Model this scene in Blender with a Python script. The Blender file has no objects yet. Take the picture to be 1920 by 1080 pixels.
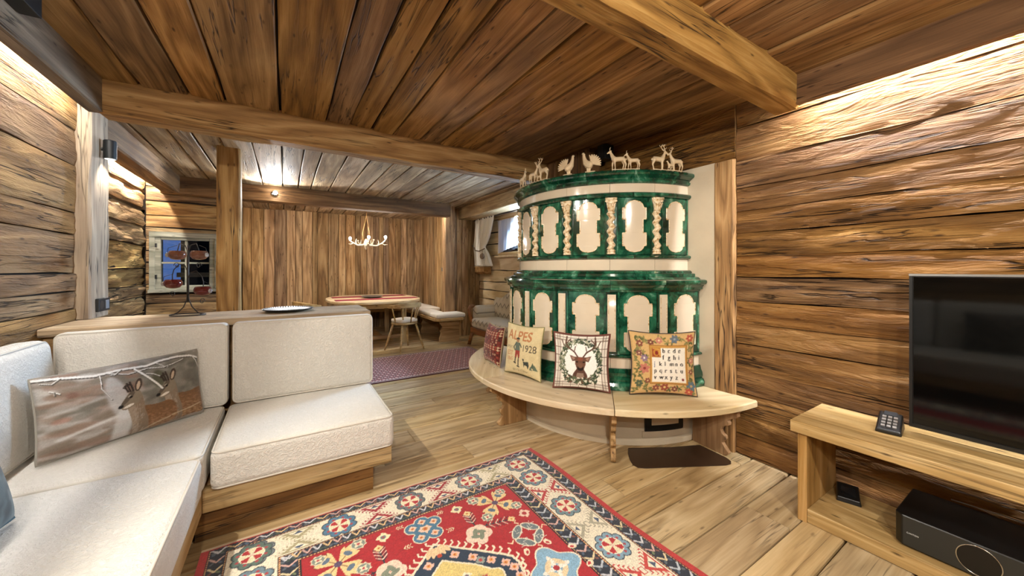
import bpy, bmesh, math, random
import numpy as np
from mathutils import Vector, Matrix

sc = bpy.context.scene
COL = sc.collection
D = bpy.data
PI = math.pi

# ------------------------------------------------------------------ camera
EYE = 1.32
YAW = math.atan2(425, 678)
cam = D.cameras.new('camera')
cam.sensor_width = 36
cam.lens = 678 / 1920 * 36
cam.shift_y = -35 / 1920
cam.clip_start = 0.02
cam_ob = D.objects.new('camera', cam)
COL.objects.link(cam_ob)
cam_ob.location = (0, 0, EYE)
cam_ob.rotation_euler = (PI / 2, 0, -YAW)
sc.camera = cam_ob

# ------------------------------------------------------------------ world, exposure
sc.view_settings.view_transform = 'Standard'
sc.view_settings.look = 'None'
sc.view_settings.exposure = 0.68
sc.view_settings.gamma = 1.0
sc.view_settings.use_curve_mapping = False
world = D.worlds.new('dusk')
sc.world = world
world.use_nodes = True
bg = world.node_tree.nodes['Background']
bg.inputs[0].default_value = (0.16, 0.33, 0.85, 1)
bg.inputs[1].default_value = 0.35
try:
    sc.cycles.max_bounces = 10
    sc.cycles.diffuse_bounces = 6
    sc.cycles.glossy_bounces = 4
    sc.cycles.sample_clamp_indirect = 6
except Exception:
    pass


def lamp(name, kind, loc, energy, color, parent=None, target=None, **kw):
    l = D.lights.new(name, kind)
    l.energy = energy
    l.color = color
    for k, v in kw.items():
        setattr(l, k, v)
    o = D.objects.new(name, l)
    COL.objects.link(o)
    M = Matrix.Translation(loc)
    if target is not None:
        d = Vector(target) - Vector(loc)
        M = M @ d.to_track_quat('-Z', 'Y').to_matrix().to_4x4()
    o.matrix_basis = M
    if parent is not None:
        attach(o, parent)
    return o


# ------------------------------------------------------------------ object helpers
def wm(o):
    m = o.matrix_basis.copy()
    if o.parent is not None:
        m = wm(o.parent) @ o.matrix_parent_inverse @ m
    return m


def attach(o, parent):
    o.parent = parent
    o.matrix_parent_inverse = wm(parent).inverted()


def link(name, me, mat=None, parent=None, M=None, smooth=False):
    o = D.objects.new(name, me)
    COL.objects.link(o)
    if M is not None:
        o.matrix_basis = M
    if mat is not None and len(me.materials) == 0:
        me.materials.append(mat)
    if smooth:
        me.polygons.foreach_set('use_smooth', [True] * len(me.polygons))
    if parent is not None:
        attach(o, parent)
    return o


def tag(o, label=None, cat=None, group=None, kind=None):
    if label: o['label'] = label
    if cat: o['category'] = cat
    if group: o['group'] = group
    if kind: o['kind'] = kind
    return o


def thing(name, label, cat, loc=(0, 0, 0), rz=0.0, group=None, kind=None):
    o = D.objects.new(name, None)
    o.empty_display_size = 0.1
    COL.objects.link(o)
    o.matrix_basis = Matrix.Translation(loc) @ Matrix.Rotation(rz, 4, 'Z')
    return tag(o, label, cat, group, kind)


def dup(root, M, label=None, group=None):
    r = root.copy()
    COL.objects.link(r)
    r.matrix_basis = M
    if label: r['label'] = label
    if group: r['group'] = group
    for ch in list(root.children):
        c = ch.copy()
        COL.objects.link(c)
        c.parent = r
        for g in list(ch.children):
            e = g.copy()
            COL.objects.link(e)
            e.parent = c
    return r


def mesh(name, verts, faces):
    me = D.meshes.new(name)
    me.from_pydata([tuple(v) for v in verts], [], faces)
    me.update()
    return me


class MB:
    """collects geometry of one part"""
    def __init__(s):
        s.v = []
        s.f = []

    def add(s, v, f):
        n = len(s.v)
        s.v += [tuple(p) for p in v]
        s.f += [tuple(i + n for i in q) for q in f]
        return s

    def box(s, x0, x1, y0, y1, z0, z1):
        v = [(x, y, z) for x in (x0, x1) for y in (y0, y1) for z in (z0, z1)]
        return s.add(v, [(0, 1, 3, 2), (4, 6, 7, 5), (0, 4, 5, 1), (2, 3, 7, 6), (0, 2, 6, 4), (1, 5, 7, 3)])

    def tube(s, pts, rad, n=8, cap=True, closed=False, flat=1.0):
        pts = [Vector(p) for p in pts]
        if not hasattr(rad, '__len__'):
            rad = [rad] * len(pts)
        m = len(pts)
        ref = None
        rings = []
        for i, p in enumerate(pts):
            if closed:
                t = pts[(i + 1) % m] - pts[i - 1]
            else:
                t = pts[min(i + 1, m - 1)] - pts[max(i - 1, 0)]
            if t.length < 1e-9:
                t = Vector((0, 0, 1))
            t.normalize()
            if ref is None:
                ref = Vector((0, 0, 1)) if abs(t.z) < .9 else Vector((1, 0, 0))
            a = ref - t * ref.dot(t)
            if a.length < 1e-6:
                a = t.orthogonal()
            a.normalize()
            ref = a
            b = t.cross(a)
            rings.append([p + (a * math.cos(2 * PI * k / n) + b * math.sin(2 * PI * k / n) * flat) * rad[i] for k in range(n)])
        v = [q for r in rings for q in r]
        f = []
        for i in range(m if closed else m - 1):
            j = (i + 1) % m
            for k in range(n):
                l = (k + 1) % n
                f.append((i * n + k, i * n + l, j * n + l, j * n + k))
        if cap and not closed:
            f.append(tuple(range(n))[::-1])
            f.append(tuple((m - 1) * n + k for k in range(n)))
        return s.add(v, f)

    def lathe(s, prof, c=(0, 0, 0), n=24):
        v = []
        for r, z in prof:
            for k in range(n):
                a = 2 * PI * k / n
                v.append((c[0] + r * math.cos(a), c[1] + r * math.sin(a), c[2] + z))
        f = []
        for i in range(len(prof) - 1):
            for k in range(n):
                l = (k + 1) % n
                f.append((i * n + k, i * n + l, (i + 1) * n + l, (i + 1) * n + k))
        f.append(tuple(range(n))[::-1])
        f.append(tuple((len(prof) - 1) * n + k for k in range(n)))
        return s.add(v, f)

    def sphere(s, c, r, n=12, m=8, sx=1, sy=1, sz=1):
        prof = [(max(1e-4, r * math.sin(PI * i / m)), -r * math.cos(PI * i / m)) for i in range(m + 1)]
        b = MB().lathe(prof, (0, 0, 0), n)
        return s.add([(c[0] + x * sx, c[1] + y * sy, c[2] + z * sz) for x, y, z in b.v], b.f)

    def prism(s, outline, z0, z1):
        n = len(outline)
        v = [(x, y, z0) for x, y in outline] + [(x, y, z1) for x, y in outline]
        f = [tuple(range(n))[::-1], tuple(range(n, 2 * n))]
        f += [(i, (i + 1) % n, n + (i + 1) % n, n + i) for i in range(n)]
        return s.add(v, f)

    def grid(s, P, close_u=False):
        """P[i][j] points"""
        a, b = len(P), len(P[0])
        v = [p for r in P for p in r]
        f = []
        for i in range(a if close_u else a - 1):
            for j in range(b - 1):
                k = (i + 1) % a
                f.append((i * b + j, k * b + j, k * b + j + 1, i * b + j + 1))
        return s.add(v, f)

    def xf(s, M):
        s.v = [tuple(M @ Vector(p)) for p in s.v]
        return s

    def build(s, name, mat, parent=None, M=None, smooth=False, bevel=0, seg=2, auto=None):
        me = mesh(name, s.v, s.f)
        bm = bmesh.new()
        bm.from_mesh(me)
        bmesh.ops.recalc_face_normals(bm, faces=bm.faces)
        if bevel:
            ed = [e for e in bm.edges if len(e.link_faces) == 2 and e.calc_face_angle(0) > .6]
            bmesh.ops.bevel(bm, geom=ed, offset=bevel, segments=seg, affect='EDGES', profile=.5, clamp_overlap=True)
        bm.to_mesh(me)
        bm.free()
        o = link(name, me, mat, parent, M, smooth)
        if auto:
            me.polygons.foreach_set('use_smooth', [True] * len(me.polygons))
            sharp_by_angle(me, auto)
        return o


def sharp_by_angle(me, ang):
    bm = bmesh.new()
    bm.from_mesh(me)
    for e in bm.edges:
        if len(e.link_faces) == 2 and e.calc_face_angle(0) > ang:
            e.smooth = False
    bm.to_mesh(me)
    bm.free()


R = random.Random(7)


def frame(o, ex, ey, ez):
    return Matrix(((ex[0], ey[0], ez[0], o[0]), (ex[1], ey[1], ez[1], o[1]), (ex[2], ey[2], ez[2], o[2]), (0, 0, 0, 1)))


def board_mesh(L, W, T, segs=6, nf=2, wob=.002, hew=0.0, cham=.004, twist=0.0):
    """board along +X, width +Y, front face at z=0, uneven edges and face"""
    v, f = [], []
    ph = [R.random() * 6 for _ in range(8)]
    for i in range(segs + 1):
        x = L * i / segs
        e0 = wob * (math.sin(x * 3.1 + ph[0]) + .6 * math.sin(x * 8.3 + ph[1])) + R.uniform(-1, 1) * wob * .4
        e1 = W + wob * (math.sin(x * 2.7 + ph[2]) + .6 * math.sin(x * 7.1 + ph[3])) + R.uniform(-1, 1) * wob * .4
        e0, e1 = e0 + wob * .8, e1 - wob * .8
        row = [(x, e0, -T), (x, e0, -cham * 1.6)]
        for k in range(nf + 1):
            t = k / nf
            y = (e0 + cham) * (1 - t) + (e1 - cham) * t
            z = 0.0
            if hew:
                z = hew * (math.sin(x * 5.3 + ph[4] + t * 3) * .5 + math.sin(x * 11.7 + ph[5] - t * 5) * .35 + R.uniform(-.6, .6)) - hew
                if k in (0, nf):
                    z -= hew * .8
            z += twist * (t - .5)
            row.append((x, y, z))
        row += [(x, e1, -cham * 1.6), (x, e1, -T)]
        v += row
    n = nf + 5
    for i in range(segs):
        for k in range(n):
            l = (k + 1) % n
            f.append((i * n + k, i * n + l, (i + 1) * n + l, (i + 1) * n + k))
    f.append(tuple(range(n)))
    f.append(tuple(segs * n + k for k in range(n))[::-1])
    me = mesh('board', v, f)
    bm = bmesh.new(); bm.from_mesh(me)
    bmesh.ops.recalc_face_normals(bm, faces=bm.faces)
    bm.to_mesh(me); bm.free()
    return me


def plank(name, parent, mat, o, along, across, normal, L, W, T, smooth=False, **kw):
    o, along, across, normal = Vector(o), Vector(along), Vector(across), Vector(normal)
    if along.cross(across).dot(normal) < 0:
        o = o + along * L
        along = -along
    me = board_mesh(L, W, T, **kw)
    ob = link(name, me, mat, parent, frame(o, along, across, normal))
    if smooth:
        me.polygons.foreach_set('use_smooth', [True] * len(me.polygons))
        sharp_by_angle(me, .7)
    return ob


AX = {'x': ((1, 0, 0), (0, 1, 0), (0, 0, 1)), 'y': ((0, 1, 0), (-1, 0, 0), (0, 0, 1)), 'z': ((0, 0, 1), (0, 1, 0), (-1, 0, 0))}


def beam(name, x0, x1, y0, y1, z0, z1, axis, mat, parent=None, cham=.012, wob=.004, segs=8):
    """timber with its grain along axis, chamfered and a little uneven"""
    ex, ey, ez = [Vector(a) for a in AX[axis]]
    c = Vector(((x0 + x1) / 2, (y0 + y1) / 2, (z0 + z1) / 2))
    d = Vector((x1 - x0, y1 - y0, z1 - z0))
    L = abs(d.dot(ex)); W = abs(d.dot(ey)); H = abs(d.dot(ez))
    cham = min(cham, W * .3, H * .3)
    v, f = [], []
    for i in range(segs + 1):
        x = -L / 2 + L * i / segs
        w, h = W / 2, H / 2
        q = [(-w, -h + cham), (-w + cham, -h), (w - cham, -h), (w, -h + cham), (w, h - cham), (w - cham, h), (-w + cham, h), (-w, h - cham)]
        v += [(x, a + R.uniform(-wob, wob), b + R.uniform(-wob, wob)) for a, b in q]
    for i in range(segs):
        for k in range(8):
            l = (k + 1) % 8
            f.append((i * 8 + k, i * 8 + l, (i + 1) * 8 + l, (i + 1) * 8 + k))
    f.append(tuple(range(8))[::-1]); f.append(tuple(segs * 8 + k for k in range(8)))
    me = mesh(name, v, f)
    bm = bmesh.new(); bm.from_mesh(me)
    bmesh.ops.recalc_face_normals(bm, faces=bm.faces)
    bm.to_mesh(me); bm.free()
    return link(name, me, mat, parent, frame(c, ex, ey, ez))


def rounded_box(dims, r, puff=(0, 0, 0), k=8):
    """soft cushion block centred on the origin"""
    def coords(h):
        q = min(r / h, .9)
        e = [-1 + q * t for t in (0, .15, .4, .7)]
        m = [-1 + q + (2 - 2 * q) * t / k for t in range(k + 1)]
        return e + m + [-a for a in reversed(e)]
    h = [d / 2 for d in dims]
    cs = [coords(a) for a in h]
    idx, v, f = {}, [], []

    def vid(p):
        key = tuple(round(a, 5) for a in p)
        if key not in idx:
            idx[key] = len(v)
            P = [p[a] * h[a] for a in range(3)]
            inn = [max(-(h[a] - r), min(h[a] - r, P[a])) for a in range(3)]
            dv = Vector([P[a] - inn[a] for a in range(3)])
            if dv.length > 1e-9:
                dv = dv.normalized() * r
            q = [inn[a] + dv[a] for a in range(3)]
            for a in range(3):
                b, c = (a + 1) % 3, (a + 2) % 3
                q[a] += (1 if p[a] > 0 else -1) * puff[a] * abs(p[a]) ** 3 * (1 - p[b] ** 2) * (1 - p[c] ** 2)
            v.append(tuple(q))
        return idx[key]
    for a in range(3):
        b, c = (a + 1) % 3, (a + 2) % 3
        for s in (-1, 1):
            for i in range(len(cs[b]) - 1):
                for j in range(len(cs[c]) - 1):
                    q = []
                    for (di, dj) in ((0, 0), (1, 0), (1, 1), (0, 1)):
                        p = [0, 0, 0]
                        p[a] = s; p[b] = cs[b][i + di]; p[c] = cs[c][j + dj]
                        q.append(vid(p))
                    if len(set(q)) < 3: continue
                    f.append(tuple(q) if s > 0 else tuple(q[::-1]))
    return v, f


def rrect(hw, hh, r, n=5):
    """rounded rectangle outline"""
    pts = []
    for cx, cy, a0 in ((hw - r, hh - r, 0), (-hw + r, hh - r, PI / 2), (-hw + r, -hh + r, PI), (hw - r, -hh + r, 1.5 * PI)):
        for i in range(n + 1):
            a = a0 + PI / 2 * i / n
            pts.append((cx + r * math.cos(a), cy + r * math.sin(a)))
    return pts


# ------------------------------------------------------------------ materials
def lin(c):
    if isinstance(c, str):
        c = [int(c.lstrip('#')[i:i + 2], 16) / 255 for i in (0, 2, 4)]
    return tuple((a / 12.92 if a <= .04045 else ((a + .055) / 1.055) ** 2.4) for a in c[:3]) + (1,)


class NT:
    def __init__(s, name):
        s.m = D.materials.new(name)
        s.m.use_nodes = True
        s.t = s.m.node_tree
        s.b = s.t.nodes['Principled BSDF']

    def n(s, typ, **kw):
        q = s.t.nodes.new('ShaderNode' + typ)
        for k, v in kw.items():
            setattr(q, k, v)
        return q

    def l(s, a, b):
        s.t.links.new(a, b)

    def val(s, sock, v):
        if hasattr(v, 'is_output') or hasattr(v, 'links'):
            s.l(v, sock)
        else:
            sock.default_value = v

    def math(s, op, a, b=0.0, c=None, clamp=False):
        q = s.n('Math', operation=op)
        q.use_clamp = clamp
        s.val(q.inputs[0], a); s.val(q.inputs[1], b)
        if c is not None: s.val(q.inputs[2], c)
        return q.outputs[0]

    def map(s, vec, scale, loc=(0, 0, 0)):
        q = s.n('Mapping')
        s.l(vec, q.inputs[0])
        q.inputs['Scale'].default_value = scale
        q.inputs['Location'].default_value = loc
        return q.outputs[0]

    def noise(s, vec, scale=1.0, detail=2.0, rough=.5, dist=0.0):
        q = s.n('TexNoise')
        s.l(vec, q.inputs['Vector'])
        q.inputs['Scale'].default_value = scale
        q.inputs['Detail'].default_value = detail
        q.inputs['Roughness'].default_value = rough
        q.inputs['Distortion'].default_value = dist
        return q.outputs['Fac']

    def ramp(s, fac, stops):
        q = s.n('ValToRGB')
        s.l(fac, q.inputs[0])
        e = q.color_ramp.elements
        while len(e) < len(stops): e.new(.5)
        for el, (p, c) in zip(e, stops):
            el.position = p
            el.color = c if len(c) == 4 else tuple(c) + (1,)
        return q.outputs[0]

    def range(s, v, a, b, c=0.0, d=1.0):
        q = s.n('MapRange')
        s.l(v, q.inputs[0])
        for i, x in zip((1, 2, 3, 4), (a, b, c, d)): q.inputs[i].default_value = x
        return q.outputs[0]

    def mix(s, fac, a, b, mode='MIX'):
        q = s.n('Mix', data_type='RGBA', blend_type=mode)
        s.val(q.inputs['Factor'], fac); s.val(q.inputs['A'], a); s.val(q.inputs['B'], b)
        return q.outputs['Result']

    def bump(s, h, strength, dist=.01):
        q = s.n('Bump')
        q.inputs['Strength'].default_value = strength
        q.inputs['Distance'].default_value = dist
        s.l(h, q.inputs['Height'])
        s.l(q.outputs[0], s.b.inputs['Normal'])

    def coords(s, rnd=True):
        tc = s.n('TexCoord').outputs['Object']
        if not rnd: return tc, None
        oi = s.n('ObjectInfo').outputs['Random']
        cb = s.n('CombineXYZ')
        s.val(cb.inputs[0], s.math('MULTIPLY', oi, 37.0))
        s.val(cb.inputs[1], s.math('MULTIPLY', oi, 91.0))
        s.val(cb.inputs[2], s.math('MULTIPLY', oi, 53.0))
        ad = s.n('VectorMath', operation='ADD')
        s.l(tc, ad.inputs[0]); s.l(cb.outputs[0], ad.inputs[1])
        return ad.outputs[0], oi


def wood(name, dark, mid, light, rough=.7, bump=.35, rings=1.0, hew=0.0, crack=.5, vary=.35, knots=.8, spec=.3, gray=0.0, bdist=.012):
    t = NT(name)
    v, rnd = t.coords()
    n1 = t.noise(t.map(v, (.45, 4.2, 4.2)), 1, 2.5, .5, .25)
    ring = t.math('PINGPONG', t.math('MULTIPLY', n1, 13.0 * rings), 1.0)
    fib = t.noise(t.map(v, (3.5, 120, 120)), 1, 4, .65)
    tone = t.noise(t.map(v, (.9, 2.6, 2.6)), 1, 4, .6)
    fac = t.math('ADD', t.math('MULTIPLY', tone, .47), t.math('ADD', t.math('MULTIPLY', ring, .22), t.math('MULTIPLY', fib, .32)))
    col = t.ramp(fac, [(.30, lin(dark)), (.52, lin(mid)), (.75, lin(light))])
    # knots
    vo = t.n('TexVoronoi')
    t.l(t.map(v, (1.25, 4.2, 4.2)), vo.inputs['Vector'])
    kd = t.range(vo.outputs['Distance'], .05, .17, 1.0, 0.0)
    sep = t.n('SeparateColor')
    t.l(vo.outputs['Color'], sep.inputs[0])
    kn = t.math('MULTIPLY', kd, t.math('MULTIPLY', t.math('GREATER_THAN', sep.outputs[0], .45), knots))
    col = t.mix(kn, col, lin('#2e1708'))
    # drying cracks
    cn = t.noise(t.map(v, (.8, 17, 17), (3, 5, 1)), 1, 3, .55, .3)
    ca = t.math('ABSOLUTE', t.math('SUBTRACT', cn, .5))
    mask = t.range(t.noise(t.map(v, (1.3, 3, 3), (9, 2, 4)), 1, 1), .44, .58)
    cr = t.math('MULTIPLY', t.range(ca, 0, .018, 1, 0), t.math('MULTIPLY', mask, crack))
    col = t.mix(cr, col, lin('#1c0e06'))
    hsv = t.n('HueSaturation')
    t.val(hsv.inputs['Value'], t.range(rnd, 0, 1, 1 - vary, 1 + vary * .8))
    t.val(hsv.inputs['Hue'], t.range(t.math('FRACT', t.math('MULTIPLY', rnd, 7.3)), 0, 1, .502, .511))
    t.val(hsv.inputs['Saturation'], t.range(t.math('FRACT', t.math('MULTIPLY', rnd, 13.7)), 0, 1, .88 - gray, 1.04 - gray))
    t.l(col, hsv.inputs['Color'])
    t.l(hsv.outputs[0], t.b.inputs['Base Color'])
    t.b.inputs['Roughness'].default_value = rough
    t.b.inputs['Specular IOR Level'].default_value = spec
    h = t.math('ADD', t.math('MULTIPLY', fib, .28), t.math('MULTIPLY', ring, .1))
    h = t.math('SUBTRACT', h, t.math('MULTIPLY', cr, .8))
    if hew:
        hn = t.noise(t.map(v, (2.6, 13, 13)), 1, 4, .6, .6)
        h = t.math('ADD', h, t.math('MULTIPLY', hn, hew))
    t.bump(h, bump, bdist)
    return t.m


def plain(name, color, rough=.5, metal=0.0, bump=0, bscale=60, vary=0.0, coat=0.0, spec=.5, emit=None, estr=0, sheen=0, trans=0, alpha=1):
    t = NT(name)
    v, rnd = t.coords()
    c = lin(color)
    t.b.inputs['Base Color'].default_value = c
    if vary:
        n = t.noise(v, 6, 4)
        a = tuple(max(0, x * (1 - vary)) for x in c[:3]) + (1,)
        b = tuple(min(1, x * (1 + vary)) for x in c[:3]) + (1,)
        t.l(t.ramp(n, [(.3, a), (.7, b)]), t.b.inputs['Base Color'])
    t.b.inputs['Roughness'].default_value = rough
    t.b.inputs['Metallic'].default_value = metal
    t.b.inputs['Specular IOR Level'].default_value = spec
    t.b.inputs['Coat Weight'].default_value = coat
    t.b.inputs['Sheen Weight'].default_value = sheen
    t.b.inputs['Transmission Weight'].default_value = trans
    t.b.inputs['Alpha'].default_value = alpha
    if bump:
        t.bump(t.noise(v, bscale, 4, .6), bump, .006)
    if emit:
        t.b.inputs['Emission Color'].default_value = lin(emit)
        t.b.inputs['Emission Strength'].default_value = estr
    return t.m


def printed(name, rough=.9, bscale=300, bump=.3, sheen=.2):
    """woven print: colours come from the cloth's own colour attribute"""
    t = NT(name)
    at = t.n('VertexColor')
    at.layer_name = 'Col'
    t.l(at.outputs[0], t.b.inputs['Base Color'])
    t.b.inputs['Roughness'].default_value = rough
    t.b.inputs['Specular IOR Level'].default_value = .15
    t.b.inputs['Sheen Weight'].default_value = sheen
    v, _ = t.coords(False)
    t.bump(t.noise(v, bscale, 3, .6), bump, .003)
    return t.m


M_ceil = wood('ceiling_wood', '#5e3f1f', '#966c3c', '#c3975f', bump=.6, hew=.3, vary=.2, crack=.9)
M_ceil_lit = wood('lit_ceiling_wood', '#6b5030', '#9b7b52', '#c6a980', bump=.6, hew=.3, vary=.2, crack=.9, gray=.12)  # ceiling wood for the dining end, lamp light put into its paler colour
M_log = wood('hewn_log', '#56371a', '#83592e', '#aa7d48', bump=1.0, hew=2.4, vary=.13, crack=.9, bdist=.022)
M_logl = wood('pale_hewn_log', '#5c3f23', '#89623a', '#b28a5a', bump=1.0, hew=1.6, vary=.15, crack=.9, bdist=.018)
M_old = wood('old_weathered_log', '#4f351d', '#86633b', '#bb9a68', bump=1.0, hew=1.6, vary=.25, crack=1)
M_beam = wood('beam_wood', '#6b4824', '#a27744', '#cca56d', bump=.6, hew=.5, vary=.12, crack=1, rings=1.4)
M_beamd = wood('dark_beam_wood', '#4a3018', '#734e2b', '#9c7347', bump=.6, hew=.5, vary=.12, crack=1)
M_greyb = wood('grey_cove_wood', '#4a3a2a', '#735d47', '#988267', bump=.5, hew=.4, vary=.08, crack=1, gray=.1)
M_postg = wood('pale_post_wood', '#7a6146', '#a58a68', '#c6ad88', bump=.5, hew=.4, vary=.1, crack=1, gray=.15)
M_vert = wood('wall_board_wood', '#6c4b29', '#a67d4f', '#d2ad7c', bump=.4, vary=.34, crack=.6, gray=.05)
M_floor = wood('floor_wood', '#94764c', '#ba9b6c', '#d6bc90', rough=.5, bump=.2, vary=.13, crack=.6, rings=1.5, knots=.6, spec=.4, gray=.04)
M_pine = wood('pine_wood', '#c6a97b', '#d8bf97', '#e8d6b4', rough=.45, bump=.1, vary=.05, crack=.1, knots=.5, spec=.4)
M_oak = wood('bench_wood', '#8f6e43', '#b4915f', '#d2b486', rough=.5, bump=.2, vary=.06, crack=.5, rings=1.5, spec=.35)
M_brown = wood('bracket_wood', '#77502a', '#a57a4a', '#caa172', rough=.6, bump=.25, vary=.08, crack=.4)
M_dark = plain('dark_gap', '#1d1209', .95)
M_plaster = plain('plaster', '#c9bba2', .9, bump=.25, bscale=25, vary=.06)
M_cream = plain('cream_glaze', '#d6c7ae', .12, vary=.05, coat=.6, bump=.05, bscale=20)
M_black = plain('black_plastic', '#131414', .35)
M_blackm = plain('matt_black_metal', '#1b1d1e', .5, metal=.3)
M_iron = plain('wrought_iron', '#3d3834', .5, metal=.7)
M_white = plain('warm_white_fabric', '#ddd5c6', .9, bump=.3, bscale=120)


def green_glaze():
    t = NT('green_glaze')
    v, r = t.coords()
    n = t.noise(v, 6, 4, .6, .8)
    n2 = t.noise(t.map(v, (1, 1, .5)), 26, 3, .6, .5)
    f = t.math('ADD', t.math('MULTIPLY', n, .82), t.math('MULTIPLY', n2, .2))
    col = t.ramp(f, [(.40, lin('#08261a')), (.51, lin('#104430')), (.60, lin('#28694d')), (.72, lin('#8ab39e'))])
    t.l(col, t.b.inputs['Base Color'])
    t.b.inputs['Roughness'].default_value = .1
    t.b.inputs['Coat Weight'].default_value = .7
    t.b.inputs['Coat Roughness'].default_value = .05
    t.bump(n2, .12, .006)
    return t.m


M_green = green_glaze()


def relief_glaze():
    """cream ceramic with brown glaze lying in the hollows"""
    t = NT('cream_relief_glaze')
    v, r = t.coords()
    n = t.noise(v, 55, 3, .6)
    t.l(t.ramp(n, [(.36, lin('#a9824f')), (.46, lin('#dcc49b')), (.6, lin('#ead9ba'))]), t.b.inputs['Base Color'])
    t.b.inputs['Roughness'].default_value = .2
    t.b.inputs['Coat Weight'].default_value = .4
    return t.m


M_relief = relief_glaze()


def upholstery():
    t = NT('ivory_upholstery')
    v, r = t.coords()
    vo = t.n('TexVoronoi', feature='DISTANCE_TO_EDGE')
    t.l(t.map(v, (34, 34, 34)), vo.inputs['Vector'])
    n = t.noise(v, 45, 4, .6, 1.5)
    n3 = t.noise(v, 260, 2)
    h = t.math('ADD', t.math('MULTIPLY', t.range(n, .42, .6), .7), t.math('MULTIPLY', n3, .25))
    t.l(t.ramp(n, [(.3, lin('#d3cfc5')), (.7, lin('#dedad1'))]), t.b.inputs['Base Color'])
    t.b.inputs['Roughness'].default_value = .85
    t.b.inputs['Sheen Weight'].default_value = .25
    t.b.inputs['Specular IOR Level'].default_value = .2
    t.bump(h, .6, .007)
    return t.m


M_sofa = upholstery()
M_pipe = plain('ivory_piping', '#cdc7bb', .8)
M_print = printed('woven_print')
M_rug = printed('wool_pile', rough=.95, bscale=420, bump=.5, sheen=.3)

# ------------------------------------------------------------------ the room
WARM = (1.0, .84, .64)
NEUT = (1.0, .93, .83)
CZ = 2.52            # underside of the ceiling boards
XR, XL, XN, XW = 2.75, -1.15, -1.5, 3.35


def struct(name, label, b, mat):
    return tag(b.build(name, mat), label, None, kind='structure')


floor = struct('floor', 'pale wide plank floor of the whole room', MB().box(-1.8, 3.7, -2.9, 9.0, -.2, -.03), M_dark)
ceiling = struct('ceiling', 'brown old plank ceiling above beams', MB().box(-1.8, 3.7, -2.9, 9.0, 2.56, 2.75), M_dark)

ys = [-2.62, -2.4, -2.17, -1.95, -1.7, -1.48, -1.25, -1.03, -.8, -.57, -.34, -.1, .14, .4, .63, .805, 1.027, 1.25, 1.44, 1.637, 1.86, 2.08, 2.3, 2.52, 2.75, 2.98, 3.2, 3.4, 3.57]
while ys[-1] < 8.7:
    ys.append(ys[-1] + R.choice((.19, .21, .23, .25)))
JO = {.805: 2.18, .63: 1.62, 1.027: 1.35, .4: 2.45, 1.25: 2.62}
for a, b in zip(ys[:-1], ys[1:]):
    xs = [-1.6]
    first = JO.get(a, R.uniform(-.9, 1.8))
    xs += [first]
    if first < 1.3: xs.append(first + R.uniform(1.6, 2.4))
    xs.append(3.4)
    for p, q in zip(xs[:-1], xs[1:]):
        if q - p > .1:
            plank('floor_board', floor, M_floor, (p + .0015, a + .0025, R.uniform(-.0015, 0)), (1, 0, 0), (0, 1, 0), (0, 0, 1), q - p - .004, b - a - .006, .03, segs=5, nf=1, wob=.0015, cham=.005)

cx = [-1.22, -1.0, -.80, -.56, -.36, -.034, .277, .455, .629, .811, 1.055, 1.25, 1.43, 1.62, 1.85, 2.03, 2.25, 2.47, 2.78]
for a, b in zip(cx[:-1], cx[1:]):
    dz = R.uniform(0, .016)
    plank('ceiling_board', ceiling, M_ceil, (a + .003, -2.65, CZ - dz), (0, 1, 0), (1, 0, 0), (0, 0, -1), 6.0, b - a - .006, .045, segs=14, nf=2, wob=.004, hew=.002, cham=.007, twist=R.uniform(-.008, .008))
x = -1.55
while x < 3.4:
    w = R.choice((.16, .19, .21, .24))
    plank('ceiling_board', ceiling, M_ceil_lit, (x + .003, 3.42, CZ - R.uniform(0, .014)), (0, 1, 0), (1, 0, 0), (0, 0, -1), 5.3, w - .006, .045, segs=10, nf=2, wob=.003, hew=.002, cham=.007)
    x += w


def logs(parent, mat, base, along, normal, s0, s1, zs, holes=(), T=.05, hew=.008, name='log', segl=.12, wob=.005, gap=.003):
    """horizontal logs stacked on a wall face; base + along*s gives the face line"""
    base, al = Vector(base), Vector(along)
    for z0, z1 in zip(zs[:-1], zs[1:]):
        cuts = [(s0, s1)]
        for (ha, hb, hz0, hz1) in holes:
            if z1 > hz0 + .01 and z0 < hz1 - .01:
                nc = []
                for p, q in cuts:
                    if ha > p: nc.append((p, min(q, ha)))
                    if hb < q: nc.append((max(p, hb), q))
                cuts = nc
        for p, q in cuts:
            if q - p < .03: continue
            o = base + al * p
            o.z = z0 + gap
            plank(name, parent, mat, o + Vector(normal) * R.uniform(-.004, .006), al, (0, 0, 1), normal, q - p, z1 - z0 - 2 * gap, T, smooth=True, segs=max(3, int((q - p) / segl)), nf=6, wob=wob, hew=hew, cham=.006)


def slab_hole(x0, x1, y0, y1, axis, holes):
    """wall backing with window openings; axis 'y': wall runs along y"""
    b = MB()
    (s0, s1) = (y0, y1) if axis == 'y' else (x0, x1)

    def put(a, c, z0, z1):
        if c - a < 1e-3 or z1 - z0 < 1e-3: return
        if axis == 'y': b.box(x0, x1, a, c, z0, z1)
        else: b.box(a, c, y0, y1, z0, z1)
    ha, hb, hz0, hz1 = holes
    put(s0, ha, -.1, 2.6); put(hb, s1, -.1, 2.6); put(ha, hb, -.1, hz0); put(ha, hb, hz1, 2.6)
    return b


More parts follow.
